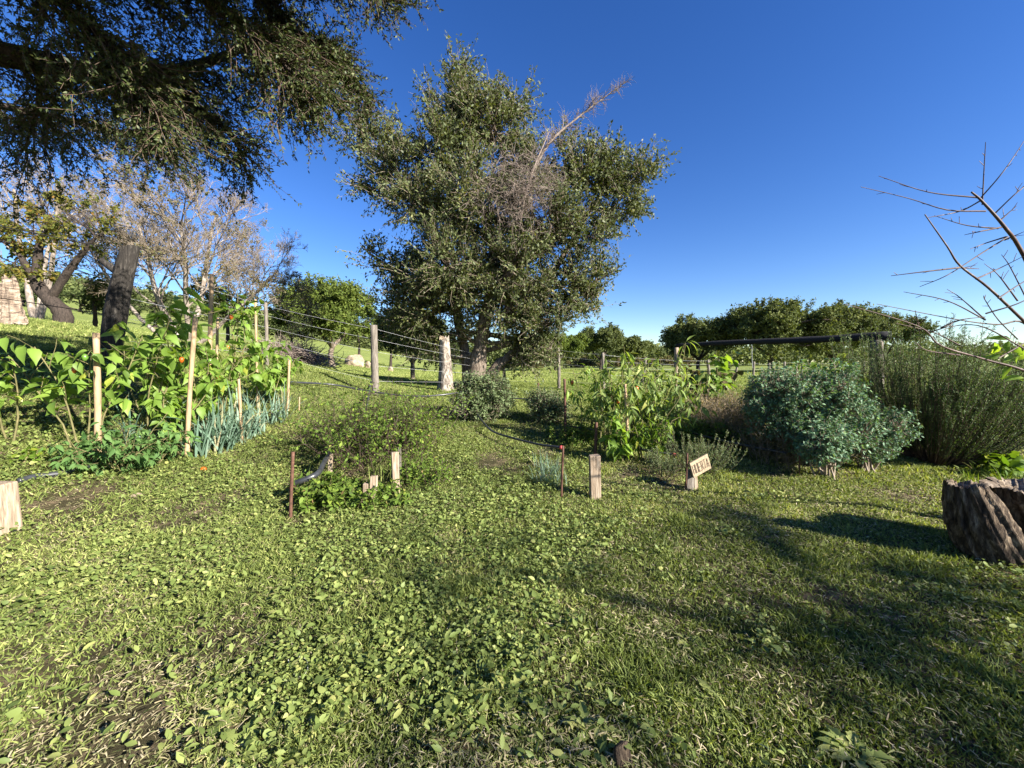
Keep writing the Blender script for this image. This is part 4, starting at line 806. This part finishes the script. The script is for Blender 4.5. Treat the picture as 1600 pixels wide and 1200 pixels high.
def pepper(name, label, base, hgt, spread, nst, nl, size, seed, leafm=L_PEP, fruits=0, tmpl=T_PEPPER, group="pepper plants", lean=(0, 0), lo=.35, cat="plant", down=.5, sub_=5, pts=None):
    size *= 1.1; nl += 1
    r = np.random.default_rng(seed); base = np.array(base, float); root = thing(name, label, cat, base, group); st = MB()
    S = base + r.normal(size=(nst, 3)) * [.06, .05, 0]; S[:, 2] = base[2] - .02
    a = r.uniform(0, 2 * np.pi, nst); D = np.stack([np.cos(a) * spread + lean[0], np.sin(a) * spread * .8 + lean[1], np.ones(nst)], 1)
    P = grow(S, D, hgt * 1.3 * r.uniform(.65, 1.0, nst), 8, .09, .03, r); tubes(st, P, np.linspace(.011, .005, 8)[None] * np.ones((nst, 1)), 6)
    pos, T, u, ix = along(P, sub_, .35, 1, r); Q = grow(pos, norm(T * .8 + perp(T, r) * .9), hgt * r.uniform(.14, .34, len(pos)), 5, .16, .02, r); tubes(st, Q, np.linspace(.005, .0025, 5)[None] * np.ones((len(Q), 1)), 4)
    so_ = st.build("stem", M_TWIGD if leafm is L_DARK else M_STEM, root); lb = MB(); lp = plant_leaves(lb, Q, nl, tmpl, size, r, .1, down)
    plant_leaves(lb, P, max(2, nl // 2), tmpl, size * 1.1, r, lo, down); lb.build("foliage", leafm, root)
    vis = lp[np.argsort(lp[:, 1])][:max(1, len(lp) // 2)]
    for k in range(fruits): fruit(None, vis[r.integers(len(vis))] + [0, -.05, -.02], size * r.uniform(.35, .5), M_FRUIT if k % 2 == 0 else M_FRUITG, root)
    return root
M_STEM = surf("green_brown_stem", [(.3, (.08, .08, .03)), (.7, (.20, .17, .08))], 12, bump=.1)
def gp(px, py): return hit(px, py)
GP = "pepper plants in the left bed"
pepper("pepper_plant", "pepper plant with orange fruit grown around the thick pale cane", gp(135, 705), 1.3, .24, 4, 5, .15, 101, fruits=3, group=GP, lean=(-.12, 0), sub_=5)
pepper("pepper_plant", "dark leafed pepper plant at the left edge partly in shade", gp(-14, 690), .85, .4, 4, 5, .15, 102, group=GP, lean=(.05, 0), sub_=4)
pepper("pepper_plant", "tallest pepper plant in front of the leaning log", gp(236, 690), 1.75, .16, 5, 6, .17, 103, fruits=3, group=GP, lean=(-.05, 0), sub_=5)
pepper("pepper_plant", "big pepper plant behind the tall leaning cane", gp(290, 690), 1.25, .28, 5, 6, .14, 104, fruits=4, group=GP, sub_=6)
pepper("pepper_plant", "pepper plant with high tuft and red fruit right of the tallest cane", gp(372, 660), 1.85, .12, 4, 6, .14, 105, fruits=3, group=GP, lean=(.03, 0), lo=.6)
pepper("pepper_plant", "bushy pepper plant above the leeks", gp(335, 672), 1.15, .32, 6, 6, .14, 106, fruits=2, group=GP)
pepper("pepper_plant", "low pepper plant at the right end of the left bed", gp(425, 640), 1.0, .28, 6, 7, .14, 107, fruits=3, group=GP, sub_=6)
pepper("pepper_plant", "young pepper plant low at the foot of the tall leaning cane", gp(262, 704), .75, .25, 4, 5, .13, 108, group=GP, lo=.2)
GQ = "pepper plants in the right bed"
pepper("pepper_plant", "dense pepper plant with orange fruit left of the pale cane", gp(950, 704), 1.05, .42, 9, 7, .13, 111, L_PEP2, 3, T_LONG, GQ, down=.8, sub_=7)
pepper("pepper_plant", "tall pepper plant just behind the pale cane", gp(985, 690), 1.3, .18, 6, 7, .15, 112, L_PEP2, 0, T_LONG, GQ, down=.9, sub_=5)
pepper("pepper_plant", "pepper plant at the left edge of the right bed beside the dark rod", gp(915, 678), 1.0, .34, 6, 7, .13, 113, L_PEP, 1, T_LONG, GQ, down=.5, sub_=6)
pepper("pepper_plant", "droopy leafed pepper plant right of the pale cane, leaning right", gp(1012, 704), 1.1, .35, 8, 7, .14, 114, L_PEP2, 0, T_LONG, GQ, down=1.0, lean=(.16, 0), sub_=6)
pepper("pepper_plant", "tall pepper plant in front of the thin post of the pergola", gp(1040, 672), 1.35, .18, 5, 6, .16, 115, L_PEP2, 0, T_LONG, GQ, down=.9)
pepper("pepper_plant", "yellowish low pepper plant at the front of the right bed", gp(1010, 722), .55, .3, 7, 7, .10, 116, L_BIG, 0, T_LONG, GQ, down=.9, lo=.1)
pepper("pepper_plant", "low pepper plant with round leaves behind the square post", gp(962, 722), .45, .35, 5, 6, .12, 117, L_PEP, 0, T_PEPPER, GQ, lo=.1)
GB = "broad leafed plants behind the right bed"
pepper("squash_plant", "broad leafed green plant behind the right bed near the second fence post", gp(1120, 655), 1.15, .3, 6, 5, .17, 121, L_PEP, 0, T_HEART, GB, down=.4)
pepper("squash_plant", "withered broad leafed plant with brown leaves right of the thin frame post", gp(1090, 650), 1.0, .35, 7, 5, .15, 122, L_BROWN, 0, T_HEART, GB, down=1.2)
pepper("squash_plant", "tall green plant between the blue green bush and the frame post", gp(1300, 665), 1.25, .2, 5, 5, .17, 123, L_BIG, 0, T_PEPPER, GB, down=.3)
pepper("squash_plant", "yellow green leaves low between the bushes and the frame post", gp(1330, 655), .8, .4, 6, 6, .16, 124, L_BIG, 0, T_HEART, GB, down=.2)
pepper("squash_plant", "yellowing squash plant low at the right edge behind the stumps", gp(1560, 738), .26, 1.1, 6, 4, .12, 125, L_BIG, 0, T_HEART, GB, down=.1, lo=.3)
# leeks
def leek(label, base, h, n, seed, group="leeks in the left bed", leafm=L_LEEK, wd=.03, name="leek", spread=.35, cat="vegetable"):
    r = np.random.default_rng(seed); mb = MB(); K = 7; base = np.array(base, float)
    for _ in range(n):
        a = r.uniform(0, 2 * np.pi); sp_ = r.uniform(.05, 1) * spread; L = h * r.uniform(.55, 1.1); o = base + [r.normal() * .05, r.normal() * .05, -.02]
        d = np.array([math.cos(a) * sp_, math.sin(a) * sp_, 1]); side = norm(np.array([-math.sin(a), math.cos(a), 0]) + r.normal(size=3) * .3); p = o.copy(); V = []
        bend = r.choice([.04, .1, .25, .5, .8], p=[.25, .25, .25, .15, .1])
        for k in range(K):
            f = k / (K - 1); w_ = wd * (.75 if k == 0 else 1) * (1 - f ** 2.2) * r.uniform(.9, 1.1); V += [p - side * w_ / 2, p + side * w_ / 2]
            d = norm(d + np.array([math.cos(a), math.sin(a), -.5]) * bend * f * 1.4 + r.normal(size=3) * .02); p = p + d * L / (K - 1)
        mb.add(np.array(V), [(2 * k, 2 * k + 1, 2 * k + 3, 2 * k + 2) for k in range(K - 1)], float(np.clip(r.normal(.5, .25), 0, 1)))
    return solo(mb, name, leafm, label, cat, base, group)
rr = np.random.default_rng(5)
ORD = "first second third fourth fifth sixth seventh eighth ninth tenth eleventh twelfth thirteenth fourteenth fifteenth sixteenth seventeenth eighteenth nineteenth twentieth twenty-first".split()
for i, (px, py) in enumerate(sorted(((312, 712), (326, 702), (338, 706), (350, 696), (362, 690), (374, 694), (385, 686), (368, 682), (345, 688), (396, 682), (330, 692), (318, 698), (405, 676), (436, 660), (424, 664), (445, 655), (250, 690), (268, 692), (216, 700), (300, 700), (355, 702)))):
    leek("upright blue green leek, %s from the left in the left bed" % ORD[i], gp(px, py), rr.uniform(.6, .95), 15, 200 + i, spread=.62)
for i, (px, py) in enumerate(sorted(((850, 735), (858, 752), (866, 740), (872, 760), (846, 755)))):
    leek("thin grey green chive tuft beside the thin rusty rod, %s from the left" % ORD[i], gp(px, py), .34, 30, 230 + i, "chives beside the thin rod", L_LEEK, .007, "chive_tuft", .6, "plant")
# tomato
def tomato(name, label, base, seed, h=.55, spread=.8, nst=7, group=None):
    r = np.random.default_rng(seed); base = np.array(base, float); root = thing(name, label, "plant", base, group); st = MB(); a = r.uniform(0, 2 * np.pi, nst)
    P = grow(np.repeat(base[None], nst, 0), np.stack([np.cos(a) * spread, np.sin(a) * spread, np.ones(nst)], 1), h * r.uniform(.7, 1.3, nst), 8, .12, -.03, r); tubes(st, P, np.linspace(.007, .003, 8)[None] * np.ones((nst, 1)), 5)
    pos, T, u, ix = along(P, 6, .2, 1, r); Q = grow(pos, norm(T * .5 + perp(T, r)), r.uniform(.12, .24, len(pos)), 5, .08, -.08, r); tubes(st, Q, np.linspace(.003, .0015, 5)[None] * np.ones((len(Q), 1)), 3); st.build("stem", M_STEM, root)
    lb = MB(); plant_leaves(lb, Q, 8, T_LONG, .085, r, .15, .4, 1.5); lb.build("foliage", L_TOM, root)
tomato("tomato_plant", "low tomato plant with lobed leaves beside the thick cane", gp(190, 740), 301, .62, .8, 10, "tomato plants")
tomato("tomato_plant", "sprawling tomato plant right of the thick cane, toward the big cane", gp(245, 728), 302, .45, .9, 7, "tomato plants")
tomato("tomato_plant", "small tomato shoot left of the thick cane on bare soil", gp(140, 735), 303, .42, .6, 5, "tomato plants")
for i, (px, py) in enumerate(sorted(((45, 712), (58, 718), (36, 722)))):
    pepper("seedling", "pale green round leafed seedling in the grass near the left edge, %s from the left" % ORD[i], gp(px, py), .09, 1.0, 6, 3, .05, 310 + i, L_BIG, 0, T_HEART, "pale seedlings by the left edge", down=.05, lo=.3, sub_=2)
# orange pepper fallen
mb = MB(); fb = hit(318, 733, .03); tubes(mb, spline([fb - [.035, 0, 0], fb, fb + [.035, .01, 0]], 6), np.array([.008, .024, .03, .03, .028, .022, .006])[:7], 10, cap=True); solo(mb, "fallen_pepper", M_FRUIT, "orange red pepper lying on the bare ground right of the left bed", "pepper", fb)

# weed bed
def weeds(name, label, cen, ext, n, h, seed, leafm=L_WEED, stemm=None, nl=10, size=.035, tmpl=T_OVAL, group=None, cat="plant", fan=.5, branchy=3, up=.03):
    r = np.random.default_rng(seed); cen = np.array(cen, float); root = thing(name, label, cat, cen, group); st = MB(); lb = MB()
    q = rdir(n, r)[:, :2] * np.sqrt(r.random((n, 1))) * 1.0; S = np.stack([cen[0] + q[:, 0] * ext[0], cen[1] + q[:, 1] * ext[1], np.zeros(n)], 1); S[:, 2] = terrain(S[:, 0], S[:, 1])
    D = np.stack([q[:, 0] * fan + r.normal(size=n) * .25, q[:, 1] * fan + r.normal(size=n) * .25, np.ones(n)], 1)
    P = grow(S, D, h * r.uniform(.5, 1.15, n), 7, .16, up, r); tubes(st, P, np.linspace(.0035, .0015, 7)[None] * np.ones((n, 1)), 3)
    pos, T, u, ix = along(P, branchy, .25, .95, r); Q = grow(pos, norm(T + perp(T, r) * .8), h * r.uniform(.15, .35, len(pos)), 5, .18, 0, r); tubes(st, Q, np.linspace(.002, .001, 5)[None] * np.ones((len(Q), 1)), 3)
    st.build("stem", stemm or M_STEM, root)
    for PP in (P, Q): plant_leaves(lb, PP, nl, tmpl, size, r, .1, .15, 1.0)
    lb.build("foliage", leafm, root); return root
weeds("weed_bush", "loose bush of thin reddish stems at the back of the weed bed", gp(600, 715), (.75, .9), 230, 1.05, 401, L_WEED, M_REDTWIG, 9, .052, group="weeds in the middle bed")
weeds("weed_bush", "low wiry weeds at the left back of the weed bed", gp(540, 690), (.5, .7), 100, .6, 402, L_WEED, M_REDTWIG, 7, .04, group="weeds in the middle bed")
weeds("weed_bush", "broad leafed green weeds filling the front left of the weed bed", gp(515, 785), (.34, .32), 70, .26, 403, L_WEED, None, 8, .07, group="weeds in the middle bed", branchy=2)
weeds("weed_bush", "leafy green weeds around the broken wooden blocks", gp(570, 790), (.4, .22), 60, .20, 404, L_WEED, None, 8, .06, group="weeds in the middle bed", branchy=2)
weeds("weed_bush", "bright yellow green weeds behind the tall stake", gp(640, 700), (.4, .35), 90, .62, 405, L_BIG, None, 8, .045, group="weeds in the middle bed")
weeds("weed_bush", "spreading weeds right of the tall stake", gp(655, 755), (.3, .3), 60, .34, 406, L_WEED, M_REDTWIG, 8, .045, group="weeds in the middle bed", fan=.9)
for i, (px, py) in enumerate(sorted(((500, 760), (520, 770), (590, 760), (480, 775)))):
    leek("tuft of long green grass in the weed bed, %s from the left" % ORD[i], gp(px, py), .38, 18, 410 + i, "grass tufts in the weed bed", L_GRASS, .009, "grass_tuft", .5, "grass tuft")
# round grey green bush by the tree
def dome_bush(name, label, cen, px_w, px_h, seed, leafm, size=.045, n=900, stemm=None, group=None, lift=0.1, tmpl=T_OVAL, cat="bush", nl=9, spl=.22, flat=1.0, depth=1.0):
    r = np.random.default_rng(seed); cen = np.array(cen, float); k = cen[1] / F; W = px_w * k / 2; H = px_h * k; root = thing(name, label, cat, cen, group); st = MB(); lb = MB(); tw = MB()
    nl0 = 12; lob_ = [(cen + np.array([r.uniform(-.62, .62) * W, r.uniform(-.55, .55) * W * depth, H * (lift + .45 * (1 - lift) + r.uniform(-.2, .22))]), r.uniform(.32, .52)) for _ in range(nl0)]
    for c, q in lob_:
        S0 = cen + np.array([r.normal() * .06, r.normal() * .06, 0]); P = spline([S0, (S0 + c) / 2 + r.normal(size=3) * .04, c], 8); tubes(st, P, np.linspace(.02, .008, len(P)) * max(.6, H), 6)
        m = n // nl0; u = rdir(m, r); rr_ = r.uniform(.35, 1, (m, 1)); p = c + u * rr_ * np.array([W * q, W * q * depth, H * .36 * flat]); p[:, 2] = np.maximum(p[:, 2], terrain(p[:, 0], p[:, 1]) + .02)
        D = norm(u + rdir(m, r) * .4 + [0, 0, .5]); Q = grow(p, D, spl * r.uniform(.5, 1.1, m), 5, .14, .04, r); tubes(tw, Q, np.linspace(.003, .0012, 5)[None] * np.ones((m, 1)), 3)
        s0 = c + (p - c) * .2; tubes(tw, np.stack([s0, (s0 + p) / 2 + r.normal(size=(m, 3)) * .01, p], 1), np.full((m, 3), .003), 3)
        plant_leaves(lb, Q, nl, tmpl, size, r, .1, -.15)
    so_ = st.build("stem", stemm or M_TWIG, root); sub(tw, "twigs", stemm or M_TWIG, so_, root); lb.build("foliage", leafm, root); return root
dome_bush("round_bush", "rounded grey green bush in front of the large tree", gp(757, 655), 84, 72, 501, L_BUSH, .06, 1700, nl=11, lift=.05)
dome_bush("small_bush", "small grey green bush with a stub in it, right of the rounded bush", gp(853, 658), 62, 44, 502, L_BUSH, .055, 700, lift=.05)
dome_bush("rue_bush", "larger blue green bush with woody base in front of the grove", gp(1240, 724), 150, 124, 503, L_RUE, .045, 2600, nl=14, lift=.55, spl=.16, stemm=M_TWIG, group="blue green bushes")
dome_bush("rue_bush", "lower blue green bush on a pale trunk right of the larger one", gp(1290, 745), 100, 78, 504, L_RUE, .045, 800, nl=13, lift=.45, spl=.13, stemm=M_TWIG, group="blue green bushes")
dome_bush("rue_bush", "lower blue green bush spreading toward the rosemary", gp(1350, 735), 95, 82, 505, L_RUE, .04, 1100, nl=14, lift=.5, spl=.14, stemm=M_TWIG, group="blue green bushes")
# pale trunk of blue green bush is in its stems; dry straw skirt
weeds("dry_plants", "dry brown stalks left of the blue green bush", gp(1170, 690), (.9, .55), 330, .85, 511, L_DRY, M_TWIG, 8, .05, T_NARROW, "dry stalks in the right bed", fan=.2)
weeds("dry_plants", "tangle of dry twigs under the larger blue green bush", gp(1240, 722), (.6, .4), 200, .55, 512, L_BROWN, M_TWIG, 7, .05, T_NARROW, "dry stalks in the right bed", fan=.3)
weeds("dry_plants", "straw coloured low stalks behind the small rosemary", gp(1110, 660), (.8, .5), 160, .6, 513, L_DRY, M_TWIG, 8, .05, T_NARROW, "dry stalks in the right bed", fan=.3)
weeds("herb_patch", "low green leafy herbs in the shade behind the small rosemary", gp(1110, 690), (.9, .45), 150, .4, 514, L_WEED, None, 9, .055, group="green herbs in the right bed")
weeds("herb_patch", "yellow green low plants at the left foot of the right pepper plants", gp(905, 690), (.5, .5), 80, .28, 515, L_WEED, None, 9, .05, group="green herbs in the right bed")
# rosemary
def rosemary(name, label, cen, W, H, n, seed, leafm=L_ROSE, needle=.03, group=None, lean=0, K=12, per=90, rad=.004, depth=.7):
    r = np.random.default_rng(seed); cen = np.array(cen, float); root = thing(name, label, "shrub", cen, group); st = MB(); lb = MB()
    a = r.uniform(-1, 1, n); b = r.uniform(-1, 1, n); S = cen + np.stack([a * .22 * W, b * .2 * W, np.zeros(n)], 1)
    P = np.zeros((n, K, 3)); P[:, 0] = S; D = norm(np.stack([np.where(a < 0, a * .75, a * 2.6) + lean, b * 1.5 * depth, np.full(n, .85)], 1)); L = H * r.uniform(.65, 1.1, n) * (1 + .30 * np.abs(a))
    for k in range(1, K):
        D = norm(D + np.array([0, 0, .13]) + r.normal(size=(n, 3)) * .035); P[:, k] = P[:, k - 1] + D * (L / (K - 1))[:, None]
    P[..., 2] = np.maximum(P[..., 2], terrain(P[..., 0], P[..., 1]) + .03)
    tubes(st, P, np.linspace(rad * 1.4, rad * .5, K)[None] * np.ones((n, 1)), 4); pos, T, u, ix = along(P, 3, .3, .85, r)
    Q = grow(pos, norm(T + perp(T, r) * .45 + [0, 0, .3]), H * r.uniform(.12, .28, len(pos)), 6, .06, .08, r); tubes(st, Q, np.linspace(rad * .6, rad * .3, 6)[None] * np.ones((len(Q), 1)), 3); st.build("stem", M_TWIGD, root)
    for PP, m in ((P, per), (Q, per // 3)):
        pos, T, u, ix = along(PP, m, .12, 1, r); N = len(pos); s = needle * r.uniform(.7, 1.2, N)
        scatter(lb, T_NARROW, pos, norm(T * .9 + perp(T, r)), rdir(N, r), np.stack([s * .75, s, s], 1), np.clip(.25 + .45 * u + r.normal(0, .18, N), 0, 1))  # tint brightens along each stem to paint sunlit tips
    lb.build("foliage", leafm, root)
rosemary("rosemary_bush", "large dark rosemary bush fanning upward at the right edge", gp(1468, 722), 1.25, 1.62, 420, 601, per=170, needle=.032, lean=.1)
rosemary("rosemary_bush", "small wispy rosemary plant behind the lettered sign", gp(1090, 738), .8, .46, 60, 602, L_BUSH, .028, per=50, rad=.0025)
rosemary("rosemary_bush", "low sparse rosemary plant left of the lettered sign", gp(1040, 745), .6, .34, 34, 603, L_BUSH, .028, per=46, rad=.0025)
for i, (px, py, s) in enumerate(sorted(((1540, 745, .3), (1570, 755, .3), (1515, 752, .22), (1595, 735, .3), (1555, 735, .3)))):
    leek("clump of long dark grass behind the rotten stumps, %s from the left" % ORD[i], gp(px, py), s, 46, 620 + i, "grass clumps behind the stumps", L_WEED, .008, "grass_tuft", .9, "grass tuft")

# ------------------------------------------------------------------ lawn
def lawn():
    r = np.random.default_rng(99)
    def samp(n, r0, r1, pw=1.0):
        u = r.random(n); e = 2 - pw; rad = (r0 ** e + u * (r1 ** e - r0 ** e)) ** (1 / e) if e != 0 else r0 * (r1 / r0) ** u
        a = np.radians(r.uniform(-66, 66, n)); x = rad * np.sin(a); y = rad * np.cos(a); return x, y, rad
    def soil(x, y): return fbm(x + 3, y, .9)      # low = bare soil
    def leafy(x, y): return fbm(x * 1.0 + 50, y + 20, 1.6) - .035 * x - .03 * np.maximum(y - 3, 0)
    # short blades
    mb = MB(); n = 760000; x, y, rd = samp(n, .9, 18, 1.25)
    dens = soil(x, y) + .25 * fbm(x, y, .22) ; keep = dens > .33 + .24 * r.random(n) - .22 * sstep(4, 12, y); x = x[keep]; y = y[keep]; rd = rd[keep]; n = len(x)
    z = terrain(x, y); z += (fbm(x, y, .5) - .5) * .03 * (1 - sstep(8, 16, y)); tuft = fbm(x + 200, y, .35)
    L = r.uniform(.022, .055, n) * (.7 + 1.0 * np.clip(tuft - .3, 0, 1) + 3.0 * np.clip(tuft - .62, 0, 1)) * (1 + .05 * rd); wd = r.uniform(.0028, .0055, n) * (1 + .22 * rd)
    a = r.uniform(0, 2 * np.pi, n); lean = r.uniform(.2, 1.5, n); D = np.stack([np.cos(a) * lean, np.sin(a) * lean, np.full(n, .8)], 1)
    tint = np.clip(.42 + .5 * (fbm(x, y, 1.3) - .5) + .4 * (fbm(x + 40, y, .3) - .5) + r.normal(0, .2, n), 0, 1)
    scatter(mb, T_BLADE, np.stack([x, y, z - .004], 1), D, rdir(n, r) + [0, 0, .6], np.stack([wd, L, L], 1), tint)
    o = mb.build("lawn_grass", L_GRASS); tag(o, "short mown lawn grass covering the foreground", "grass", kind="stuff")
    # straw clippings lying flat
    mb = MB(); n = 200000; x, y, rd = samp(n, .9, 14, 1.2); keep = r.random(n) < .35 + .65 * (fbm(x + 80, y + 10, .8) > .5); x = x[keep]; y = y[keep]; rd = rd[keep]; n = len(x)
    z = terrain(x, y) + (fbm(x, y, .5) - .5) * .03 + r.uniform(.004, .03, n); L = r.uniform(.012, .05, n); wd = r.uniform(.0015, .0045, n) * (1 + .2 * rd); a = r.uniform(0, 2 * np.pi, n)
    scatter(mb, T_BLADE, np.stack([x, y, z], 1), np.stack([np.cos(a), np.sin(a), r.normal(0, .12, n)], 1), rdir(n, r) * .4 + [0, 0, 1], np.stack([wd, L, L], 1), np.clip(r.normal(.45, .25, n), 0, 1))
    o = mb.build("dry_clippings", L_STRAW); tag(o, "dry straw coloured grass clippings scattered over the lawn", "clippings", kind="stuff")
    # broad leaves
    mb = MB(); n = 330000; x, y, rd = samp(n, .9, 11, 1.2); lf = leafy(x, y); cl = fbm(x, y + 300, .28); keep = (lf + 1.1 * (cl - .5) > .42 + .36 * r.random(n)) & (soil(x, y) > .36); x = x[keep]; y = y[keep]; rd = rd[keep]; cl = cl[keep]; n = len(x)
    z = terrain(x, y) + (fbm(x, y, .5) - .5) * .03 + r.uniform(.008, .065, n); s = (.008 + .012 * r.random(n) + .020 * r.random(n) ** 5) * (1 + .05 * rd); a = r.uniform(0, 2 * np.pi, n)
    D = np.stack([np.cos(a), np.sin(a), r.normal(.15, .45, n)], 1); U = rdir(n, r) * .75 + [0, 0, 1]; tt = np.clip(.42 + .8 * (cl - .5) + r.normal(0, .2, n), 0, 1)
    h = r.random(n) < .55
    for tm, m in ((T_HEART, h), (T_OVAL, ~h)): scatter(mb, tm, np.stack([x, y, z], 1)[m], D[m], U[m], np.stack([s * 1.05, s * 1.2, s], 1)[m], tt[m])
    # sparser large leaves
    n = 5200; x, y, rd = samp(n, 1.0, 6, 1.2); keep = leafy(x, y) > .40; x = x[keep]; y = y[keep]; n = len(x); z = terrain(x, y) + r.uniform(.03, .07, n); s = r.uniform(.03, .055, n); a = r.uniform(0, 2 * np.pi, n)
    scatter(mb, T_OVAL, np.stack([x, y, z], 1), np.stack([np.cos(a), np.sin(a), r.normal(.3, .4, n)], 1), rdir(n, r) * .6 + [0, 0, 1], np.stack([s * .8, s, s], 1), np.clip(r.normal(.6, .2, n), 0, 1))
    o = mb.build("ground_cover", L_GLEAF); tag(o, "low broad leafed weeds creeping through the lawn", "ground cover", kind="stuff")
    # mid-distance tufts
    mb = MB(); n = 160000; x, y, rd = samp(n, 10, 48, 1.35); z = terrain(x, y); L = r.uniform(.05, .10, n) * (.7 + .02 * rd); wd = .012 + .0011 * rd; a = r.uniform(0, 2 * np.pi, n); lean = r.uniform(.1, 1.1, n)
    D = np.stack([np.cos(a) * lean, np.sin(a) * lean, np.full(n, .8)], 1); tint = np.clip(.55 + .6 * (fbm(x, y, 2.5) - .5) + r.normal(0, .15, n), 0, 1)
    scatter(mb, T_BLADE1, np.stack([x, y, z - .004], 1), D, rdir(n, r) + [0, 0, .6], np.stack([wd, L, L], 1), tint)
    o = mb.build("field_grass", L_GRASS); tag(o, "mown grass of the field beyond the garden", "grass", kind="stuff")
lawn()
# rosette weeds in the foreground
GF = "leafy rosettes in the foreground lawn"
for i, (px, py, s, lab) in enumerate(((790, 1085, .13, "pale dock rosette with one upright leaf in the lower middle of the lawn"), (925, 1150, .10, "crinkled rosette near the bottom edge left of the wood stub"), (1045, 1090, .09, "crinkled pale rosette above the wood stub"),
                                     (1120, 1105, .10, "rosette with long dark leaf right of the wood stub"), (1335, 1185, .11, "bright rosette near the bottom edge in the right half"), (335, 1130, .11, "large leafed rosette near the bottom left"),
                                     (370, 1185, .11, "toothed leaf rosette cut by the bottom edge at left"), (415, 935, .07, "small pale leaf cluster in the left lawn"), (690, 965, .07, "small pale rosette above the upright leafed one"), (1080, 1010, .07, "small rosette in the middle right lawn"))):
    b = hit(px, py); r = np.random.default_rng(700 + i); n = 22; a = r.uniform(0, 2 * np.pi, n); mb = MB(); D = np.stack([np.cos(a), np.sin(a), r.uniform(.1, .8, n)], 1)
    if i == 0: D[0] = (.1, 0, 2.5); D[1] = (-.15, .1, 2.5)
    scatter(mb, T_DOCK, np.repeat(b[None], n, 0) + D * .02, D, np.array([[0, 0, 1.]] * n) + rdir(n, r) * .3, np.stack([np.full(n, s * .9), s * r.uniform(.45, .95, n), np.full(n, s)], 1), np.clip(r.normal(.75, .15, n), 0, 1))
    solo(mb, "weed_rosette", L_GLEAF, lab, "weed", b, GF)
